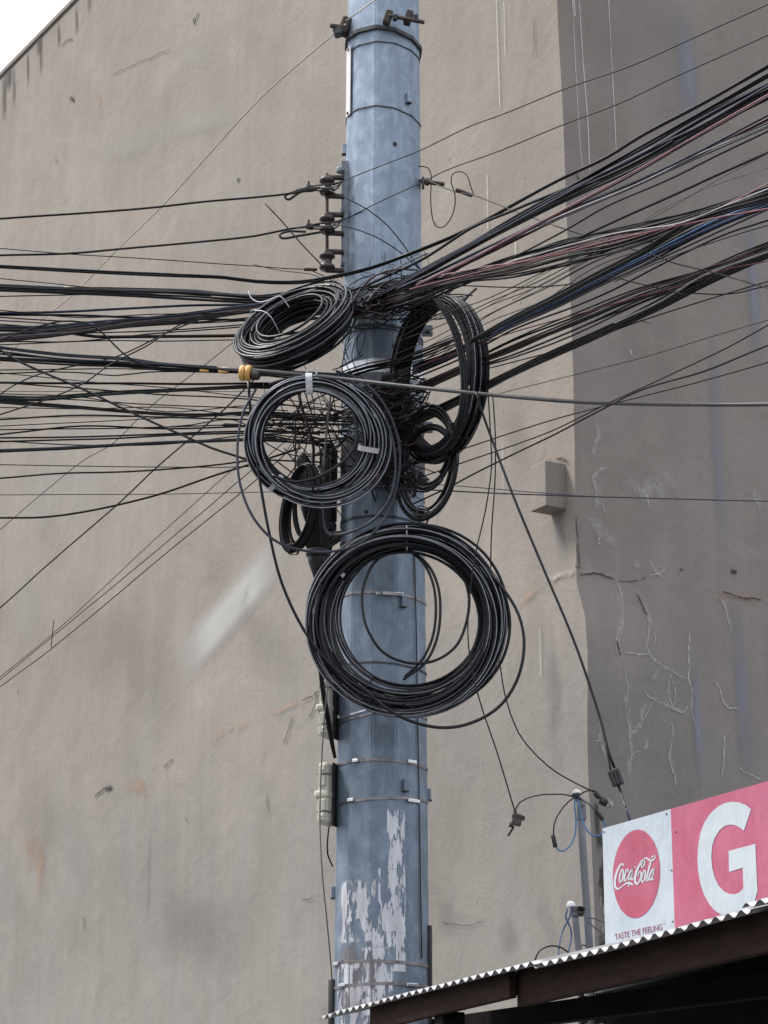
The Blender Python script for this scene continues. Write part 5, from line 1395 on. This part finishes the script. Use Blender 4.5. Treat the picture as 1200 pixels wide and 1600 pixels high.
# frame behind the print
def sframe(u0, v0, u1_, v1_, th=.03):
    a_, b_ = s3(u0, v0, -.022), s3(u1_, v1_, -.022)
    d = (b_ - a_); L = d.length; d.normalize()
    box('frame_bar', (L, .03, th), basis(d, SNN, d.cross(SNN), (a_ + b_) / 2), M['galvbar'], sgn, .003)
sframe(0.02, -.02, u1 - .02, top(u1) - .02)
sframe(0.02, bot(0) + .03, u1 - .02, bot(u1) + .03)
for u in (.025, um, um + .7, um + 1.4, u1 - .03): sframe(u, bot(u) - .03, u, top(u) - .03)
def fillpoly(name, outer, off, mat, holes=()):
    """flat print cut from (u, v) outlines, laid on the slightly wavy sheet"""
    cu = bpy.data.curves.new(name, 'CURVE')
    cu.dimensions = '2D'; cu.fill_mode = 'BOTH'
    for poly in [outer] + list(holes):
        s = cu.splines.new('POLY'); s.points.add(len(poly) - 1)
        for p, q in zip(s.points, poly): p.co = (q[0], q[1], 0, 1)
        s.use_cyclic_u = True
    tmp = bpy.data.objects.new('tmp', cu); COL.objects.link(tmp)
    dg = bpy.context.evaluated_depsgraph_get()
    me = bpy.data.meshes.new_from_object(tmp.evaluated_get(dg))
    bpy.data.objects.remove(tmp); bpy.data.curves.remove(cu)
    bm = bmesh.new(); bm.from_mesh(me)
    bmesh.ops.subdivide_edges(bm, edges=[e for e in bm.edges if e.calc_length() > .05], cuts=2)
    for v in bm.verts: v.co = s3(v.co.x, v.co.y, off + wv(v.co.x, v.co.y))
    bm.to_mesh(me); bm.free(); me.name = name
    me.materials.clear()
    return link(name, me, M[mat], sgn)
# logo disc
cu_, cv_ = uv(998.5, 1365.5)
ru = (uv(1035.5, 1360)[0] - uv(961.5, 1371)[0]) / 2
rv = (uv(998, 1296.5)[1] - uv(998, 1434.5)[1]) / 2
fillpoly('logo_disc', [(cu_ + ru * math.cos(k * math.pi / 36), cv_ + rv * math.sin(k * math.pi / 36)) for k in range(72)], .0132, 'signlogo')
# script lettering on the disc: pen strokes with varying width
def stroke(pts, mt='signletter', name='script_letter'):
    """pts: (x, y, width) in the 12x enlarged logo crop; smoothed pen line"""
    P = [Vector((950 + p[0] / 12, 1320 + p[1] / 12, p[2] / 12)) for p in pts]
    C = catmull(P, .45)
    L_, R_ = [], []
    n = len(C)
    for i, p in enumerate(C):
        t = C[min(i + 1, n - 1)] - C[max(i - 1, 0)]
        t = Vector((t.x, t.y)); t.normalize()
        nn = Vector((-t.y, t.x)) * max(.22, p.z) / 2
        L_.append(uv(p.x + nn.x, p.y + nn.y)); R_.append(uv(p.x - nn.x, p.y - nn.y))
    vs = [s3(u, v, .0146 + wv(u, v)) for u, v in L_] + [s3(u, v, .0146 + wv(u, v)) for u, v in R_]
    fs = [(i, i + 1, n + i + 1, n + i) for i in range(n - 1)]
    link(name, mesh(name, vs, fs), M[mt], sgn)
stroke([(352, 400, 18), (345, 372, 26), (318, 366, 28), (280, 410, 34), (235, 500, 40), (205, 600, 42), (190, 700, 40), (200, 790, 40), (240, 832, 38), (290, 812, 24), (350, 765, 20), (410, 728, 30), (460, 722, 46), (505, 742, 34), (535, 765, 12)])
stroke([(455, 745, 30), (450, 775, 20), (446, 798, 8)])
stroke([(318, 470, 22), (290, 560, 30), (278, 650, 30), (290, 706, 26), (318, 690, 26), (345, 600, 30), (350, 520, 28), (335, 468, 24), (318, 470, 22)])
stroke([(442, 520, 20), (436, 470, 24), (412, 468, 24), (385, 560, 30), (368, 640, 32), (380, 684, 28), (410, 650, 18), (432, 610, 14)])
stroke([(505, 470, 22), (470, 530, 28), (448, 610, 30), (455, 660, 26), (485, 620, 20), (515, 520, 24), (528, 430, 24)])
stroke([(528, 430, 22), (512, 540, 30), (498, 630, 30), (510, 660, 24), (545, 620, 14)])
stroke([(562, 430, 22), (592, 415, 22)])
stroke([(700, 440, 22), (735, 390, 26), (750, 320, 26), (738, 280, 24), (705, 300, 30), (650, 390, 40), (600, 500, 42), (572, 610, 44), (575, 700, 42), (605, 740, 38), (650, 690, 28), (678, 600, 26), (682, 530, 24), (660, 505, 22), (635, 540, 20), (625, 600, 14)])
stroke([(700, 440, 22), (688, 400, 20), (700, 340, 20), (735, 280, 24), (780, 252, 30), (825, 280, 34), (870, 305, 34), (930, 270, 26), (958, 205, 12)])
stroke([(868, 262, 14), (900, 222, 22), (925, 205, 12)])
stroke([(735, 485, 22), (705, 570, 30), (690, 660, 30), (705, 706, 26), (735, 680, 24), (760, 590, 30), (765, 520, 28), (752, 482, 24), (735, 485, 22)])
stroke([(870, 300, 26), (845, 400, 32), (815, 520, 32), (790, 630, 32), (790, 682, 26), (820, 660, 16)])
stroke([(905, 455, 22), (870, 520, 28), (838, 600, 30), (838, 666, 28), (870, 640, 20), (905, 540, 24), (932, 440, 22)])
stroke([(932, 440, 22), (912, 540, 30), (890, 620, 30), (890, 662, 26), (922, 640, 14)])
# slogan
def text(body, p0, p1, height_px, mt, name='slogan_text'):
    cu = bpy.data.curves.new(name, 'FONT'); cu.body = body; cu.size = 1
    tmp = bpy.data.objects.new('tmp', cu); COL.objects.link(tmp)
    dg = bpy.context.evaluated_depsgraph_get()
    me = bpy.data.meshes.new_from_object(tmp.evaluated_get(dg))
    bpy.data.objects.remove(tmp); bpy.data.curves.remove(cu)
    xs = [v.co.x for v in me.vertices]; ys = [v.co.y for v in me.vertices]
    (ua, va), (ue, ve) = uv(*p0), uv(*p1)
    hgt = height_px * mpp(sp(*p0))
    for v in me.vertices:
        t = (v.co.x - min(xs)) / (max(xs) - min(xs))
        u = ua + (ue - ua) * t
        w = va + (ve - va) * t + hgt * (v.co.y - 0) / (max(ys))
        v.co = s3(u, w, .0135 + wv(u, w))
    me.materials.clear(); me.name = name
    return link(name, me, M[mt], sgn)
text('TASTE THE FEELING', (965.5, 1469), (1039.5, 1453), 9.0, 'signtext')
text('TM', (1041, 1445), (1044, 1444.3), 2.0, 'signtext')
# big letter
G = [(1125, 300), (1095, 276), (1060, 262), (1020, 258), (980, 265), (940, 285), (900, 322), (868, 370), (845, 430), (832, 500), (828, 570), (832, 640), (845, 710), (865, 770), (893, 822), (925, 858), (960, 880), (1000, 890), (1040, 888), (1085, 872), (1120, 845), (1145, 805), (1160, 750),
     (1148, 490), (1000, 530), (1003, 645), (1078, 622), (1083, 735), (1062, 757), (1035, 768), (1005, 766), (975, 752), (945, 720), (922, 672), (910, 620), (905, 560), (910, 500), (925, 455), (950, 415), (980, 391), (1010, 384), (1040, 388), (1065, 402), (1085, 418)]
fillpoly('big_letter', [uv(860 + x / 3.529, 1180 + y / 3.529) for x, y in G], .0135, 'signletter')
for x, y in ((948, 1300), (1046, 1272), (1060, 1300), (1056, 1440), (1054, 1360)):
    u, v = uv(x, y)
    lathe('fixing_screw', [(.0038, 0), (.0038, .002), (.002, .003)], zalign(SNN, s3(u, v, .0125)), M['galvbar'], sgn, 8)

# ------------------------------------------------------------------ conduit masts by the wall corner
def mast(label, x0, y0, x1, y1, Y, r):
    a_ = at(x0, y0, Y); b_ = at(x1, y1, Y)
    d = (b_ - a_) / (a_.z - b_.z)
    bb = a_ + d * (a_.z - .12) * .35; bb = Vector((a_.x + (b_.x - a_.x) * .4, Y, .12))
    t = empty('conduit_mast', bb, label, 'conduit')
    tube('pipe', catmull([bb, b_, (a_ + b_) / 2, a_], .3), r, M['conduit'], t, 14)
    return t, a_
mt1, a1 = mast('tall slim grey conduit mast with domed white cap near the wall corner', 906.5, 1262, 922, 1500, 10.9, 6.0 * .0029)
lathe('coupling', [(.020, -.04), (.021, -.035), (.021, .035), (.020, .04)], Matrix.Translation(at(908.5, 1268, 10.9)), M['conduit'], mt1, 14)
lathe('rust_joint', [(.0178, -.010), (.0178, .010)], Matrix.Translation(at(910, 1276, 10.9)), M['rust'], mt1, 14)
def dome(parent, x, y, r, Y, tilt, mat, squash=1.0):
    prof = [(r * .7, -r * .35), (r, -r * .3)] + [(r * math.cos(k * math.pi / 12), r * squash * math.sin(k * math.pi / 12)) for k in range(7)]
    prof[-1] = (r * .06, r * squash)
    lathe('cap_dome', prof, Matrix.Translation(at(x, y, Y)) @ Matrix.Rotation(tilt, 4, 'Y'), M[mat], parent, 18)
dome(mt1, 900.5, 1239, .021, 10.85, -.2, 'plasticwhite', .8)
lathe('cap_mouth', [(.018, -.012), (.019, 0), (.012, .004)], Matrix.Translation(at(900, 1244, 10.84)) @ Matrix.Rotation(math.pi - .2, 4, 'Y'), M['rubber'], mt1, 14)
box('entry_elbow', (.03, .025, .05), Matrix.Translation(at(906, 1253, 10.88)) @ Matrix.Rotation(-.4, 4, 'Y'), M['conduit'], mt1, .008)
mt2, a2 = mast('short grey conduit mast topped by a round white cap', 898.5, 1428, 905.5, 1500, 10.6, 5.2 * .0028)
lathe('coupling', [(.018, -.012), (.019, -.008), (.019, .008), (.018, .012)], Matrix.Translation(at(899, 1428, 10.6)), M['conduit'], mt2, 14)
dome(mt2, 892, 1415, .020, 10.57, -.15, 'plasticwhite', 1.05)
box('entry_elbow', (.04, .03, .022), Matrix.Translation(at(898, 1420, 10.59)), M['conduit'], mt2, .007)
wh = empty('weather_head', at(908, 1420, 10.55), 'small black and white entrance cap beside the short conduit mast', 'entrance cap')
lathe('cap_plate', [(.002, -.004), (.017, -.004), (.018, 0), (.002, .003)], Matrix.Translation(at(907.5, 1419, 10.55)) @ Matrix.Rotation(.25, 4, 'Y') @ Matrix.Rotation(-.5, 4, 'X'), M['plasticwhite'], wh, 18)
lathe('cap_rim', [(.017, -.006), (.0185, -.005), (.0185, -.001), (.017, 0)], Matrix.Translation(at(907.7, 1419, 10.548)) @ Matrix.Rotation(.25, 4, 'Y') @ Matrix.Rotation(-.5, 4, 'X'), M['rubber'], wh, 18)
box('hood', (.026, .03, .024), Matrix.Translation(at(908, 1427, 10.56)) @ Matrix.Rotation(.5, 4, 'Y'), M['rubber'], wh, .007)
cable('blue wire of the short mast bowing outward to the tin canopy', 'blue', 2.6, 'X', [(887, 1420, 10.5), (884, 1432, 10.5), (887, 1440, 10.5), (892, 1452, 10.5), (893, 1466, 10.5), (889, 1482, 10.45), (887, 1492, 10.4)], dy=0)
cable('blue wire of the short mast crossing over to the canopy edge', 'blue', 2.6, 'X', [(892, 1420, 10.48), (891, 1430, 10.48), (887, 1440, 10.48), (880, 1452, 10.48), (876, 1466, 10.45), (873, 1484, 10.4), (872.5, 1496, 10.35)], dy=0)
cable('black wire arching over the canopy beside the short mast', 'black', 2.6, 'X', [(835, 1506, 10.3), (838, 1494, 10.3), (846, 1484, 10.35), (860, 1478, 10.4), (876, 1480, 10.4), (889, 1489, 10.4), (896, 1494, 10.4)], dy=0)
cable('upper black wire running from the tall mast behind the sign', 'black', 2.4, 'X', [(918, 1435, 10.8), (926, 1435, 10.7), (937, 1439, 10.4), (950, 1447, 9.9), (962, 1456, 9.5)], dy=0)
cable('lower black wire running from the tall mast behind the sign', 'black', 2.4, 'X', [(918, 1440, 10.8), (928, 1449, 10.6), (940, 1458, 10.3), (952, 1468, 9.9), (964, 1476, 9.5)], dy=0)
cable('short black wire lying along the canopy behind the masts', 'black', 2.2, 'X', [(903, 1478, 10.7), (912, 1477, 10.7), (925, 1483, 10.6), (935, 1486, 10.5)], dy=0)
# a trio of thin wires dropping behind the canopy by the masts
for x, lab in ((932, 'thin service wire dropping behind the tie beam next to the masts'),):
    cable(lab, 'black', 2, 'X', [(930, 1480, 10.9), (932, 1545, 10.9), (933, 1610, 10.9)], dy=0)
